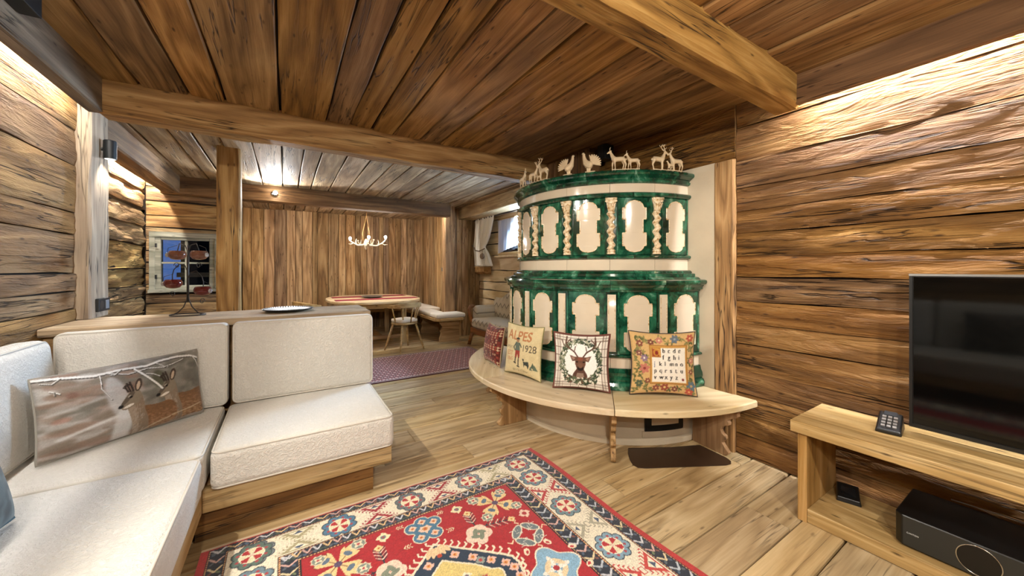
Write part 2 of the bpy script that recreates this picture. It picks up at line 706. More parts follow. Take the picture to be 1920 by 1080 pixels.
# right wall
wr = struct('wall_right', 'rough hewn log wall behind the television, running on behind the stove', MB().box(XR + .04, XR + .25, -2.9, 3.66, -.1, 2.6), M_dark)
logs(wr, M_log, (XR, 0, 0), (0, 1, 0), (-1, 0, 0), -2.62, 1.35, [0, .15, .29, .44, .60, .79, .936, 1.097, 1.266, 1.416, 1.58, 1.735, 1.9, 2.09, 2.33, 2.53], hew=.007, wob=.003, gap=.0, segl=.07)
pl = MB().box(XR - .010, XR + .05, 1.5, 3.62, 0, 2.12).build('plaster_panel', M_plaster, wr)
tag(beam('trim_1', XR - .02, XR + .045, 1.352, 1.498, 0, 2.115, 'z', M_beam), 'upright brown timber between plaster strip and log wall', kind='structure')
tag(beam('trim_2', XR - .006, XR + .045, 1.354, 3.6, 2.12, CZ, 'y', M_log), 'long brown timber on the wall above the stove', kind='structure')
tag(beam('trim_3', XR - .11, XR - .07, -2.62, .95, 2.33, CZ, 'y', M_beamd, cham=.006), 'brown cove board hiding the light above the television wall', kind='structure')
# left wall
wl = struct('wall_left', 'brown log wall behind the left wing of the sofa', MB().box(XL - .25, XL - .045, -2.9, 3.8, -.1, 2.6), M_dark)
logs(wl, M_logl, (XL, 0, 0), (0, 1, 0), (1, 0, 0), -2.62, 3.5, [0, .2, .42, .64, .86, 1.066, 1.18, 1.296, 1.546, 1.685, 1.99, 2.218, 2.53], hew=.005, wob=.003, gap=.0005)
tag(beam('trim_4', -1.045, -.97, -2.62, 3.3, 2.30, CZ, 'y', M_greyb, cham=.008), 'grey brown cove timber along the left wall', kind='structure')
tag(beam('trim_5', -1.2, -1.087, 3.5, 3.79, .992, 2.5, 'z', M_postg), 'grey weathered post carrying the small black wall spot', kind='structure')
# nook on the left
wn = struct('wall_nook', 'weathered log wall of the nook beside the small window', MB().box(XN - .25, XN - .045, 3.7, 6.6, -.1, 2.6), M_dark)
logs(wn, M_old, (XN, 0, 0), (0, 1, 0), (1, 0, 0), 3.7, 6.36, [0, .25, .5, .78, .98, 1.12, 1.33, 1.62, 1.85, 2.08, 2.3, 2.53], hew=.02)
MB().box(XN - .2, XL - .06, 3.7, 3.80, -.1, 2.6).build('return_panel', M_dark, wn)
tag(beam('trim_6', -1.33, -1.15, 3.8, 6.2, 2.30, CZ, 'y', M_beamd, cham=.012), 'dark cove timber over the weathered nook wall', kind='structure')
NW = (-1.38, -.84, 1.08, 1.73)
wk = struct('wall_window_nook', 'log wall holding the small dark window', slab_hole(XN - .2, -.67, 6.395, 6.55, 'x', NW), M_dark)
logs(wk, M_old, (0, 6.35, 0), (1, 0, 0), (0, -1, 0), XN, -.66, [0, .2, .38, .55, .72, .88, 1.0, 1.13, 1.27, 1.41, 1.56, 1.72, 1.86, 2.02, 2.2, 2.38, 2.53], holes=[NW], hew=.008)
tag(beam('trim_7', -.564, -.378, 4.45, 4.63, 0, CZ, 'z', M_beam), 'free standing brown post between nook and dining area', kind='structure')
# dining end
wb = struct('wall_back', 'wall of upright brown boards behind the dining table', MB().box(-.9, 3.0, 8.69, 8.9, -.1, 2.6), M_dark)
x = -.70
while x < 2.80:
    w = R.choice((.1, .12, .14, .16, .18, .2))
    w = min(w, 2.82 - x)
    if w < .03: break
    plank('wall_board', wb, M_vert, (x + .001, 8.65 + R.uniform(-.006, .008), 0), (0, 0, 1), (1, 0, 0), (0, -1, 0), 2.53, w - .003, .04, segs=4, nf=1, wob=.0015, cham=.004)
    x += w
MB().box(-.9, -.72, 6.5, 8.9, -.1, 2.6).build('return_panel', M_vert, wb)
ws = struct('wall_alcove', 'narrow wall of upright boards beside the dining bench', MB().box(2.82, 3.0, 6.64, 8.9, -.1, 2.6), M_dark)
y = 6.62
while y < 8.66:
    w = R.choice((.12, .15, .18))
    plank('wall_board', ws, M_vert, (2.78, y + .001, 0), (0, 0, 1), (0, 1, 0), (-1, 0, 0), 2.53, w - .003, .04, segs=3, nf=1, wob=.0015, cham=.004)
    y += w
wp = struct('wall_corner', 'upright board wall between dining post and curtain', MB().box(2.78, 3.6, 6.645, 6.8, -.1, 2.6), M_dark)
x = 2.74
while x < 3.34:
    w = R.choice((.1, .12, .15))
    w = min(w, 3.36 - x)
    plank('wall_board', wp, M_vert, (x + .001, 6.6 + R.uniform(-.004, .004), 0), (0, 0, 1), (1, 0, 0), (0, -1, 0), 2.53, w - .002, .045, segs=3, nf=1, wob=.0012, cham=.004)
    x += w
tag(beam('trim_8', 2.55, 2.745, 6.42, 6.6, 0, CZ, 'z', M_vert), 'tall brown post at the dining bench', kind='structure')
WW = (3.9, 5.78, 1.58, 2.24)
ww = struct('wall_window', 'pale log wall with the curtained window', slab_hole(XW + .045, XW + .2, 3.5, 6.9, 'y', WW), M_dark)
logs(ww, M_pine, (XW, 0, 0), (0, 1, 0), (-1, 0, 0), 3.6, 6.6, [0, .2, .4, .58, .74, .92, 1.08, 1.3, 1.58, 1.8, 2.02, 2.24, 2.53], holes=[WW], hew=.006)
MB().box(XR + .1, 3.6, 3.6, 3.68, -.1, 2.6).build('return_panel', M_plaster, ww)
tag(beam('trim_9', 2.885, 3.36, 3.66, 6.58, 2.30, CZ, 'y', M_oak, cham=.01), 'pale timber box above the curtained window', kind='structure')
wf = struct('wall_front', 'log wall behind the viewer', MB().box(-1.6, 3.2, -2.9, -2.64, -.1, 2.6), M_dark)
logs(wf, M_logl, (0, -2.6, 0), (1, 0, 0), (0, 1, 0), XL, XR, [0, .25, .5, .75, 1.0, 1.25, 1.5, 1.75, 2.0, 2.25, 2.53], hew=.005, segl=.4)

# ceiling beams
tag(beam('ceiling_beam', -.985, 2.66, 3.27, 3.44, 2.30, CZ + .02, 'x', M_beam, cham=.015, wob=.005, segs=20), 'long ceiling beam crossing the room between post and stove', 'beam', kind='structure')
tag(beam('ceiling_beam', -.975, 2.70, .945, 1.10, 2.32, CZ + .04, 'x', M_beam, cham=.02, wob=.004, segs=20), 'thick ceiling beam ending at the television wall', 'beam', kind='structure')
tag(beam('ceiling_beam', -1.335, 2.56, 6.2, 6.38, 2.285, CZ + .02, 'x', M_beamd, cham=.01, segs=16), 'dark ceiling beam in front of the dining area', 'beam', kind='structure')
tag(beam('ceiling_beam', -.975, 2.64, -.95, -.80, 2.32, CZ + .03, 'x', M_beam), 'ceiling beam behind the viewer', 'beam', kind='structure')

# half wall and ledge behind the sofa
hw = struct('wall_partition', 'half height partition behind the sofa topped by a wooden ledge', MB().box(XL, .55, 3.1, 3.5, 0, .945), M_brown)
hw.data.materials.clear(); hw.data.materials.append(M_brown)
beam('ledge_board', -1.145, .575, 3.04, 3.62, .945, .99, 'x', M_postg, hw, cham=.006, wob=.001)

# small window of the nook
def window(name, label, c, w, h, face, mat, nx=2, nz=2, depth=.05, fr=.06, curtain=False):
    """casement at centre c; face 'y' looks towards -y, 'x' towards -x"""
    t = thing(name, label, 'window', kind='structure')
    M = Matrix.Translation(c)
    if face == 'x':
        M = M @ Matrix.Rotation(-PI / 2, 4, 'Z')
    b = MB()
    for s in (-1, 1):
        b.box(s * (w / 2) - fr / 2, s * (w / 2) + fr / 2, -depth, .02, -h / 2 - fr / 2, h / 2 + fr / 2)
        b.box(-w / 2 + fr / 2, w / 2 - fr / 2, -depth, .02, s * h / 2 - fr / 2, s * h / 2 + fr / 2)
    b.build('window_frame', mat, t, M, bevel=.004)
    b = MB()
    for i in range(1, nx):
        xx = -w / 2 + w * i / nx
        b.box(xx - .012, xx + .012, -.03, .01, -h / 2 + fr / 2, h / 2 - fr / 2)
    b.build('mullion', mat, t, M)
    b = MB()
    for i in range(1, nz):
        zz = -h / 2 + h * i / nz
        b.box(-w / 2 + fr / 2, w / 2 - fr / 2, -.028, .008, zz - .012, zz + .012)
    b.build('glazing_bar', mat, t, M)
    for i in range(nx):
        for k in range(nz):
            x0 = -w / 2 + w * i / nx + .012; x1 = -w / 2 + w * (i + 1) / nx - .012
            z0 = -h / 2 + h * k / nz + .012; z1 = -h / 2 + h * (k + 1) / nz - .012
            MB().box(x0, x1, -.014, -.010, z0, z1).build('pane', M_glass, t, M)
    return t


def glass():
    t = NT('window_glass')
    g = t.n('BsdfGlossy'); g.inputs['Roughness'].default_value = .02
    tr = t.n('BsdfTransparent'); tr.inputs[0].default_value = (.8, .86, .9, 1)
    fr = t.n('Fresnel'); fr.inputs[0].default_value = 1.5
    mx = t.n('MixShader')
    t.l(t.math('ADD', fr.outputs[0], .05), mx.inputs[0]); t.l(tr.outputs[0], mx.inputs[1]); t.l(g.outputs[0], mx.inputs[2])
    t.l(mx.outputs[0], t.t.nodes['Material Output'].inputs[0])
    return t.m


M_glass = glass()
M_wframe = wood('grey_window_wood', '#5d5a45', '#827e66', '#a39d84', bump=.3, vary=.05, gray=.3)
w1 = window('window_1', 'small four pane window with grey green frame in the nook', (-1.11, 6.36, 1.405), .54, .65, 'y', M_wframe)
b = MB()
b.box(-1.46, -1.405, 6.30, 6.345, 1.03, 1.80).box(-.815, -.76, 6.30, 6.345, 1.03, 1.80).box(-1.46, -.76, 6.295, 6.345, 1.735, 1.80).box(-1.47, -.75, 6.285, 6.345, 1.02, 1.062)
b.build('window_surround', M_wframe, w1, bevel=.004)
for zz in (1.2, 1.6):
    MB().box(-1.402, -1.385, 6.285, 6.31, zz, zz + .05).build('hinge', M_blackm, w1)
w2 = window('window_2', 'bright window behind a gathered sheer beside the stove', (XW + .03, 4.84, 1.91), 1.84, .62, 'x', M_oak, nx=3, nz=1)
MB().box(XW - .09, XW + .02, 3.86, 5.83, 1.535, 1.57).build('window_sill', M_pine, w2, bevel=.005)

# ------------------------------------------------------------------ light strips in the coves
def glow(name, color, strength):
    t = NT(name)
    t.b.inputs['Base Color'].default_value = (.8, .8, .8, 1)
    t.b.inputs['Emission Color'].default_value = color + (1,)
    t.b.inputs['Emission Strength'].default_value = strength
    return t.m


M_led = glow('led_glow', (1.0, .96, .92), 170)
M_ledn = glow('led_glow_nook', (1.0, .95, .88), 420)
M_ledr = glow('led_glow_bright', (.97, .97, 1.0), 620)
for lab, bx in (('light strip in the cove above the television wall', (XR - .062, XR - .05, -2.5, .93, 2.47, 2.475)),
                ('light strip in the cove along the left sofa wall', (-1.085, -1.07, -2.5, 3.4, 2.47, 2.475)),
                ('light strip behind the dark beam lighting the dining wall', (-.6, 2.5, 6.395, 6.41, 2.40, 2.405)),
                ('light strip in the cove over the weathered nook wall', (-1.40, -1.385, 3.9, 6.32, 2.47, 2.475))):
    t = thing('led_strip', lab, 'light strip', (bx[0], bx[2], bx[4]))
    MB().box(*bx).build('diffuser', M_ledr if 'television' in lab else M_ledn if 'nook' in lab else M_led, t)
    MB().box(bx[0] - .002, bx[1] + .002, bx[2], bx[3], bx[5] + .0005, bx[5] + .05).build('housing', M_blackm, t)

# ------------------------------------------------------------------ daylight at the side window
lamp('window_daylight', 'AREA', (XW + .40, 4.6, 1.98), 400, (.62, .78, 1.0), target=(1.5, 3.5, .3), size=1.4, size_y=.62, shape='RECTANGLE')

# added dark building keeping sky out of the nook window
nb = thing('window_blocker', 'added dark building outside the nook window', 'blocker', (-1.0, 7.6, 0))
MB().box(-1.36, -1.0, 7.4, 7.6, -.2, 3.0).build('blocker_panel', M_dark, nb)
MB().box(-1.40, -.95, 7.36, 7.62, 1.20, 1.27).build('blocker_bar', M_beamd, nb)

# ------------------------------------------------------------------ tiled stove
SX, SY = 2.778, 2.605


def P(phi, r, z):
    return (min(SX - r * math.sin(phi), 2.7385), SY - r * math.cos(phi), z)


def sweep(prof, a0, a1, n):
    """closed profile (r,z) swept round the stove axis"""
    b = MB()
    m = len(prof)
    v, f = [], []
    for i in range(n + 1):
        a = a0 + (a1 - a0) * i / n
        v += [P(a, r, z) for r, z in prof]
    for i in range(n):
        for k in range(m):
            l = (k + 1) % m
            f.append((i * m + k, i * m + l, (i + 1) * m + l, (i + 1) * m + k))
    f.append(tuple(range(m))); f.append(tuple(n * m + k for k in range(m))[::-1])
    return b.add(v, f)


stove = thing('tiled_stove', 'round green and cream tiled stove built against the right wall', 'stove', (SX - .5, SY, 0))
PH0, PH1 = .02, PI - .02
sweep([(.02, 0), (.955, 0), (.955, .40), (.9, .42), (.9, .6), (.86, .62), (.86, 2.05), (.02, 2.05)], PH0, PH1, 48).build('stove_core', M_plaster, stove, smooth=False, auto=.5)
sweep([(.94, 0), (.975, 0), (.972, .035), (.957, .045)], PH0, PH1, 48).build('plinth_strip', M_plaster, stove, auto=.5)
# fire door frame under the seat
b = sweep([(.95, .10), (.965, .10), (.972, .115), (.972, .285), (.965, .30), (.95, .30)], .20, .53, 12)
fd = b.build('ash_opening', M_blackm, stove, auto=.5)
sweep([(.96, .15), (.976, .15), (.976, .262), (.96, .262)], .25, .48, 10).build('ash_door', M_plaster, fd, auto=.5)
sweep([(.95, .055), (.968, .055), (.968, .10), (.95, .10)], .18, .55, 12).build('sill_step', M_plaster, fd, auto=.5)


def ring(name, prof, mat, nseg, off=0.0, n=8):
    """moulding made of single ceramic pieces with fine joints"""
    st = (PH1 - PH0) / nseg
    cuts = [PH0] + [PH0 + st * (k + off) for k in range(0 if off else 1, nseg)] + [PH1]
    for a, c in zip(cuts[:-1], cuts[1:]):
        sweep(prof, a + .0012, c - .0012, n).build(name, mat, stove, auto=.3)


def arcprof(r, z0, z1, bulge, back=.80, n=6):
    p = [(back, z0)]
    for i in range(n + 1):
        a = PI * i / n
        p.append((r + bulge * math.sin(a), z0 + (z1 - z0) * (1 - math.cos(a)) / 2))
    return p + [(back, z1)]


RU, RL = .894, .987
STEP = PI / 8
ring('cornice_tile', [(.80, 1.985), (.90, 1.985), (.915, 1.993), (.918, 2.008), (.908, 2.013), (.912, 2.022), (.932, 2.036), (.945, 2.043), (.952, 2.055), (.948, 2.070), (.935, 2.080), (.80, 2.080)], M_green, 8, .5)
ring('band_tile', [(.80, 1.918), (RU, 1.918), (RU, 1.984), (.80, 1.984)], M_cream, 8, 0)
ring('moulding_tile', arcprof(RU + .002, 1.876, 1.917, .028), M_green, 8, .5)
ring('moulding_tile', arcprof(RU + .002, 1.399, 1.432, .026), M_green, 8, .5)
ring('band_tile', [(.80, 1.313), (RU, 1.313), (RU, 1.398), (.80, 1.398)], M_cream, 8, 0)
ring('shoulder_tile', [(.80, 1.243), (1.0, 1.243), (.985, 1.258), (.957, 1.266), (.955, 1.285), (.93, 1.292), (.925, 1.305), (.912, 1.3125), (.80, 1.3125)], M_green, 8, .5)
ring('cornice_tile', [(.82, 1.150), (.995, 1.150), (1.0, 1.163), (1.015, 1.167), (1.017, 1.182), (1.03, 1.2), (1.045, 1.207), (1.052, 1.222), (1.048, 1.236), (1.03, 1.242), (.82, 1.242)], M_green, 8, 0)
ring('moulding_tile', arcprof(RL + .002, .655, .68, .024), M_green, 8, .5)
ring('band_tile', [(.86, .578), (RL, .578), (RL, .654), (.86, .654)], M_cream, 8, 0)
ring('base_tile', [(.86, .422), (1.03, .422), (1.033, .455), (1.025, .475), (1.012, .482), (1.018, .50), (1.015, .525), (1.004, .545), (.998, .577), (.86, .577)], M_green, 8, .5)


def medal_top(t):
    if t < .12: return .76 * math.sqrt(max(0, 1 - ((.12 - t) / .12) ** 2)) + .02
    if t < .37: return 1.0
    if t < .64: return .72
    if t < .86: return 1.0
    return .74 * math.sqrt(max(0, 1 - ((t - .86) / .14) ** 2)) + .02


def medal_low(t):
    if t < .10: return .80 * math.sqrt(max(0, 1 - ((.10 - t) / .10) ** 2)) + .02
    if t < .34: return 1.0
    if t < .64: return .74
    if t < .85: return 1.0
    return .74 * math.sqrt(max(0, 1 - ((t - .85) / .15) ** 2)) + .02


def medallion(fn, phc, r, zc0, zc1, hw, parent):
    ts = []
    for i in range(61):
        ts.append(i / 60)
    steps = (.10, .12, .34, .37, .64, .85, .86)
    for s in steps: ts += [s - 1e-4, s + 1e-4]
    ts = sorted(set(min(1, max(0, t)) for t in ts))
    rows, edge = [], []
    for t in ts:
        w = fn(t) * hw
        z = zc0 + (zc1 - zc0) * t
        rows.append([P(phc + w * (2 * j / 10 - 1) / r, r + .0045, z) for j in range(11)])
        edge.append((w, z))
    b = MB().grid(rows)
    md = b.build('medallion', M_cream, parent, smooth=True)
    loop = [P(phc + (w + .002) / r, r + .004, z) for w, z in edge] + [P(phc - (w + .002) / r, r + .004, z) for w, z in edge[::-1]]
    MB().tube(loop, .0042, 6, closed=True).build('medallion_rim', M_relief, md, smooth=True)
    return md


def panel(r, z0, z1, phc, half, fn, mz0, mz1, hw):
    t = sweep([(r - .06, z0), (r - .003, z0), (r, z0 + .003), (r, z1 - .003), (r - .003, z1), (r - .06, z1)], phc - half, phc + half, 10).build('panel_tile', M_green, stove, auto=.6)
    medallion(fn, phc, r, mz0, mz1, hw, t)


for k in range(8):
    c = (k + .5) * STEP
    panel(RU, 1.433, 1.875, c, STEP / 2 - .058, medal_top, 1.455, 1.85, .088)
    panel(RL, .681, 1.149, c, STEP / 2 - .058, medal_low, .70, 1.125, .100)


def twisted_column(phc):
    """cream barley-twist half column with capital and base on its green backing"""
    r = RU
    t = sweep([(r - .06, 1.433), (r - .004, 1.433), (r - .004, 1.875), (r - .06, 1.875)], phc - .0575, phc + .0575, 4).build('column_tile', M_green, stove, auto=.6)
    # raised green edges
    for s in (-1, 1):
        sweep([(r - .05, 1.434), (r + .006, 1.434), (r + .006, 1.874), (r - .05, 1.874)], phc + s * .0525 - .005, phc + s * .0525 + .005, 1).build('fillet', M_green, t)
    o = Vector(P(phc, r + .002, 0)); o.z = 0
    er = Vector((-math.sin(phc), -math.cos(phc), 0)); et = Vector((-math.cos(phc), math.sin(phc), 0))

    def W(x, y, z): return o + et * x + er * y + Vector((0, 0, z))
    z0, z1 = 1.475, 1.755
    rows = []
    for i in range(65):
        z = z0 + (z1 - z0) * i / 64
        tw = i / 64 * 2 * PI * 4.0
        cx_, cy_ = .0085 * math.cos(tw), .0085 * math.sin(tw)
        rr = .026
        rows.append([W(cx_ + rr * math.cos(2 * PI * j / 12), cy_ + rr * math.sin(2 * PI * j / 12), z) for j in range(13)])
    col = MB().grid(rows).build('twisted_shaft', M_relief, t, smooth=True)
    b = MB()
    for (za, zb, ra) in ((1.437, 1.452, .034), (1.452, 1.458, .029), (1.458, 1.470, .033), (1.470, 1.477, .026)):
        pr = [(ra * .96, za), (ra, (za + zb) / 2), (ra * .96, zb)]
        q = MB().lathe(pr, n=14)
        b.add([W(x, y, z) for x, y, z in q.v], q.f)
    b.build('column_base', M_relief, t, smooth=False, auto=.5)
    b = MB()
    q = MB().lathe([(.024, 1.752), (.03, 1.757), (.03, 1.764), (.024, 1.768), (.022, 1.79), (.03, 1.83), (.042, 1.855)], n=14)
    b.add([W(x, y * .8, z) for x, y, z in q.v], q.f)
    q = MB().box(-.043, .043, -.01, .034, 1.855, 1.872)
    b.add([W(*p) for p in q.v], q.f)
    for a in (-.9, -.3, .3, .9):       # acanthus leaves
        pts = []
        for i in range(7):
            tt = i / 6
            zz = 1.77 + .075 * tt - (.02 * (tt - .75) * 4 if tt > .75 else 0)
            rr = .023 + .028 * tt ** 1.6
            pts.append(W(rr * math.sin(a * (1 - .2 * tt)), rr * math.cos(a * (1 - .2 * tt)) * .8, zz))
        b.tube(pts, [.006, .008, .009, .009, .008, .006, .004], 6)
    for s in (-1, 1):                  # volutes
        pts = [W(s * (.034 + .010 * (1 - i / 12) * math.cos(i * .75)), .02, 1.843 + .010 * (1 - i / 12) * math.sin(i * .75)) for i in range(12)]
        b.tube(pts, .0045, 6)
    b.build('capital', M_relief, t, smooth=True)


def flat_pilaster(phc):
    r = RL
    t = sweep([(r - .06, .681), (r - .004, .681), (r - .004, 1.149), (r - .06, 1.149)], phc - .0575, phc + .0575, 4).build('pilaster_tile', M_green, stove, auto=.6)
    for s in (-1, 1):
        sweep([(r - .05, .682), (r + .007, .682), (r + .007, 1.148), (r - .05, 1.148)], phc + s * .050 - .0065, phc + s * .050 + .0065, 1).build('fillet', M_green, t)
    sweep([(r - .02, .70), (r + .003, .70), (r + .006, .705), (r + .006, 1.125), (r + .003, 1.13), (r - .02, 1.13)], phc - .031, phc + .031, 3).build('cream_slat', M_cream, t, auto=.6)
    loop = [P(phc + a, r + .007, z) for a, z in ((-.024, .715), (.024, .715), (.024, 1.115), (-.024, 1.115))]
    MB().tube(loop, .0022, 5, closed=True).build('slat_bead', M_relief, t)


for k in range(0, 9):
    c = k * STEP
    if k in (0, 8):
        c = c + (.075 if k == 0 else -.075) * 0
        s = .03 if k == 0 else PI - .03
        for (r, z0, z1) in ((RU, 1.433, 1.875), (RL, .681, 1.149)):
            sweep([(r - .06, z0), (r + .002, z0), (r + .002, z1), (r - .06, z1)], min(s, s + (.028 if k == 0 else -.028)), max(s, s + (.028 if k == 0 else -.028)), 2).build('end_tile', M_green, stove)
        continue
    twisted_column(c)
    flat_pilaster(c)

# wooden chimney casing on top of the stove
ch = thing('chimney_casing', 'dark boarded chimney casing rising from the stove to the ceiling', 'chimney', (2.6, 2.9, 2.051))
MB().box(2.52, 2.65, 2.60, 3.25, 2.053, 2.50).build('casing_box', M_dark, ch)
yy = 2.575
for w in (.17, .2, .16, .15):
    plank('casing_board', ch, M_beamd, (2.50, yy, 2.053), (0, 0, 1), (0, 1, 0), (-1, 0, 0), .445, w - .004, .02, segs=3, nf=1)
    yy += w
plank('casing_board', ch, M_beamd, (2.502, 2.577, 2.053), (0, 0, 1), (1, 0, 0), (0, -1, 0), .445, .15, .02, segs=3, nf=1)
sp = thing('ceiling_speaker', 'small black speaker tucked under the ceiling behind the stove', 'speaker', (2.6, 2.42, 2.45))
MB().box(2.53, 2.65, 2.40, 2.50, 2.36, 2.50).build('speaker_body', M_black, sp, bevel=.008)
MB().box(2.527, 2.5305, 2.415, 2.485, 2.375, 2.485).build('speaker_grille', M_blackm, sp)

# ------------------------------------------------------------------ ceramic animals on the cornice
M_figure = plain('unglazed_cream_ceramic', '#e0caa4', .45, bump=.3, bscale=40, vary=.08, coat=.1)


def remeshed(name, b, voxel, M, label, group='ceramic animals on the stove'):
    me = mesh(name, b.v, b.f)
    o = D.objects.new('tmp', me)
    COL.objects.link(o)
    m = o.modifiers.new('r', 'REMESH')
    m.mode = 'VOXEL'; m.voxel_size = voxel
    m2 = o.modifiers.new('s', 'SMOOTH'); m2.factor = .5; m2.iterations = 2
    dg = bpy.context.evaluated_depsgraph_get()
    ev = o.evaluated_get(dg)
    out = D.meshes.new_from_object(ev)
    D.objects.remove(o)
    D.meshes.remove(me)
    out.name = name
    out.materials.clear()
    ob = link(name, out, M_figure, None, M, smooth=True)
    return tag(ob, label, 'figurine', group)


def quad(b, ox, s, face, head='stag', dy=0.0, lean=0.0):
    """deer-like animal in the x-z plane, feet on z=0, standing ox along x, facing +-1, height s"""
    def T(x, z, y=0.0): return (ox + face * x * s, dy + y * s, z * s)
    def tb(pts, rad): b.tube([T(*p) for p in pts], [r * s for r in rad], 8)
    tb([(-.30, .50), (-.24, .53), (-.08, .53), (.10, .52), (.22, .55), (.28, .60)], [.04, .115, .115, .12, .13, .08])       # trunk
    tb([(.20, .57), (.28, .68), (.33, .80), (.37, .88)], [.11, .085, .06, .055])                                              # neck
    tb([(.33, .87), (.40, .87), (.47, .83), (.52, .80)], [.05, .055, .042, .026])                                            # head
    for y in (-.045, .045):
        k = .05 if y > 0 else -.03
        tb([(-.24, .52, y), (-.25 + k * .5, .40, y), (-.31 + k, .27, y), (-.27 + k, .13, y), (-.26 + k, .0, y)], [.10, .07, .036, .028, .03])
        tb([(.18, .5, y), (.20 + k, .36, y), (.20 + k * 1.3, .24, y), (.19 + k * 1.5, .12, y), (.21 + k * 1.5, .0, y)], [.085, .05, .033, .026, .03])
    tb([(-.31, .54), (-.36, .50), (-.36, .45)], [.035, .03, .02])
    tb([(.34, .90, .03), (.30, .95, .05)], [.025, .012])
    tb([(.34, .90, -.03), (.29, .94, -.05)], [.025, .012])
    if head == 'stag':
        for y in (-.02, .02):
            e = 0 if y < 0 else .05
            tb([(.37, .90, y), (.31 - e, 1.0, y * 2), (.25 - e, 1.11, y * 3), (.28 - e, 1.24, y * 3)], [.026, .024, .022, .016])
            tb([(.31 - e, 1.0, y * 2), (.39 - e, 1.05, y * 2), (.43 - e, 1.13, y * 2)], [.02, .018, .013])
            tb([(.25 - e, 1.11, y * 3), (.18 - e, 1.17, y * 3), (.17 - e, 1.24, y * 3)], [.02, .018, .013])
            tb([(.26 - e, 1.15, y * 3), (.35 - e, 1.2, y * 3), (.37 - e, 1.27, y * 3)], [.018, .016, .012])
    elif head == 'chamois':
        for y in (-.02, .02):
            tb([(.37, .90, y), (.385, 1.0, y), (.375, 1.08, y), (.33, 1.09, y)], [.022, .02, .016, .012])


def caper(b, ox, s, face):
    """capercaillie with a fanned tail"""
    def T(x, z, y=0.0): return (ox + face * x * s, y * s, z * s)
    def tb(pts, rad): b.tube([T(*p) for p in pts], [r * s for r in rad], 8)
    tb([(-.12, .30), (-.02, .34), (.10, .40), (.20, .50), (.24, .62)], [.10, .19, .19, .15, .10])
    tb([(.22, .55), (.27, .72), (.29, .85), (.28, .93)], [.12, .085, .07, .06])
    tb([(.27, .93), (.33, .94), (.39, .92)], [.06, .045, .02])
    for i in range(9):                                    # tail feathers
        a = math.radians(75 + i * 15)
        c = (-.10, .42)
        p1 = (c[0] + .44 * math.cos(a), c[1] + .44 * math.sin(a))
        tb([(c[0], c[1]), ((c[0] * .5 + p1[0] * .5), (c[1] * .5 + p1[1] * .5)), p1], [.034, .042, .036])
    for x in (.0, .10):
        tb([(x, .25), (x + .01, .12), (x + .02, .03)], [.07, .05, .035])
    b.box(*sorted((ox - .22 * s, ox + .26 * s)), -.09 * s, .09 * s, 0, .06 * s)


def on_ring(phi, r=.915, z=2.079):
    o = P(phi, r, z)
    ex = (math.cos(phi), -math.sin(phi), 0)     # towards smaller phi: to the right in the photograph
    ey = (math.sin(phi), math.cos(phi), 0)
    return frame(o, ex, ey, (0, 0, 1))


b = MB(); quad(b, -.075, .165, 1, 'stag'); quad(b, .085, .155, -1, 'stag'); quad(b, .03, .085, -1, 'none', -.01)
b.box(-.12, .13, -.012, .012, 0, .010)
remeshed('stag_figurine', b, .0035, on_ring(.31), 'cream ceramic stag pair with fawn at the right end of the stove top')
b = MB(); quad(b, -.05, .165, -1, 'chamois'); quad(b, .06, .135, -1, 'chamois', -.012)
b.box(-.10, .11, -.012, .012, 0, .010)
remeshed('chamois_figurine', b, .0035, on_ring(.673), 'cream ceramic chamois pair, one larger, on the stove top')
b = MB(); caper(b, 0, .165, -1)
remeshed('grouse_figurine', b, .0026, on_ring(.963), 'cream ceramic grouse facing left with fanned tail')
b = MB(); caper(b, 0, .16, 1)
remeshed('grouse_figurine', b, .0026, on_ring(1.165), 'cream ceramic grouse facing right with fanned tail')
b = MB(); quad(b, -.065, .15, 1, 'stag'); quad(b, .07, .165, -1, 'stag'); quad(b, .02, .08, -1, 'none', -.01)
b.box(-.11, .12, -.012, .012, 0, .010)
remeshed('stag_figurine', b, .0035, on_ring(1.505), 'cream ceramic stag pair with fawn left of the grouse')
b = MB(); quad(b, 0, .16, 1, 'chamois'); b.box(-.06, .06, -.012, .012, 0, .010)
remeshed('chamois_figurine', b, .0035, on_ring(1.80), 'single cream ceramic animal seen edge on at the left rim of the stove')

# ------------------------------------------------------------------ curved stove bench
sb = thing('stove_bench', 'curved pale pine bench running round the tiled stove', 'bench', (1.8, 2.0, 0))
RB = 1.40
for a0, a1 in ((.0, .783), (.787, 1.60), (1.604, 2.62)):
    n = 14
    prof = [(.962, .372), (RB - .012, .372), (RB, .380), (RB, .412), (RB - .008, .42), (.962, .42)]
    sm = sweep(prof, a0, a1, n)
    # grain runs along the chord of the segment
    am = (a0 + a1) / 2
    o = Vector(P(am, 1.15, .42))
    F = frame(o, (math.cos(am), -math.sin(am), 0), (math.sin(am), math.cos(am), 0), (0, 0, 1))
    sm.xf(F.inverted()).build('seat_board', M_pine, sb, F, auto=.6)


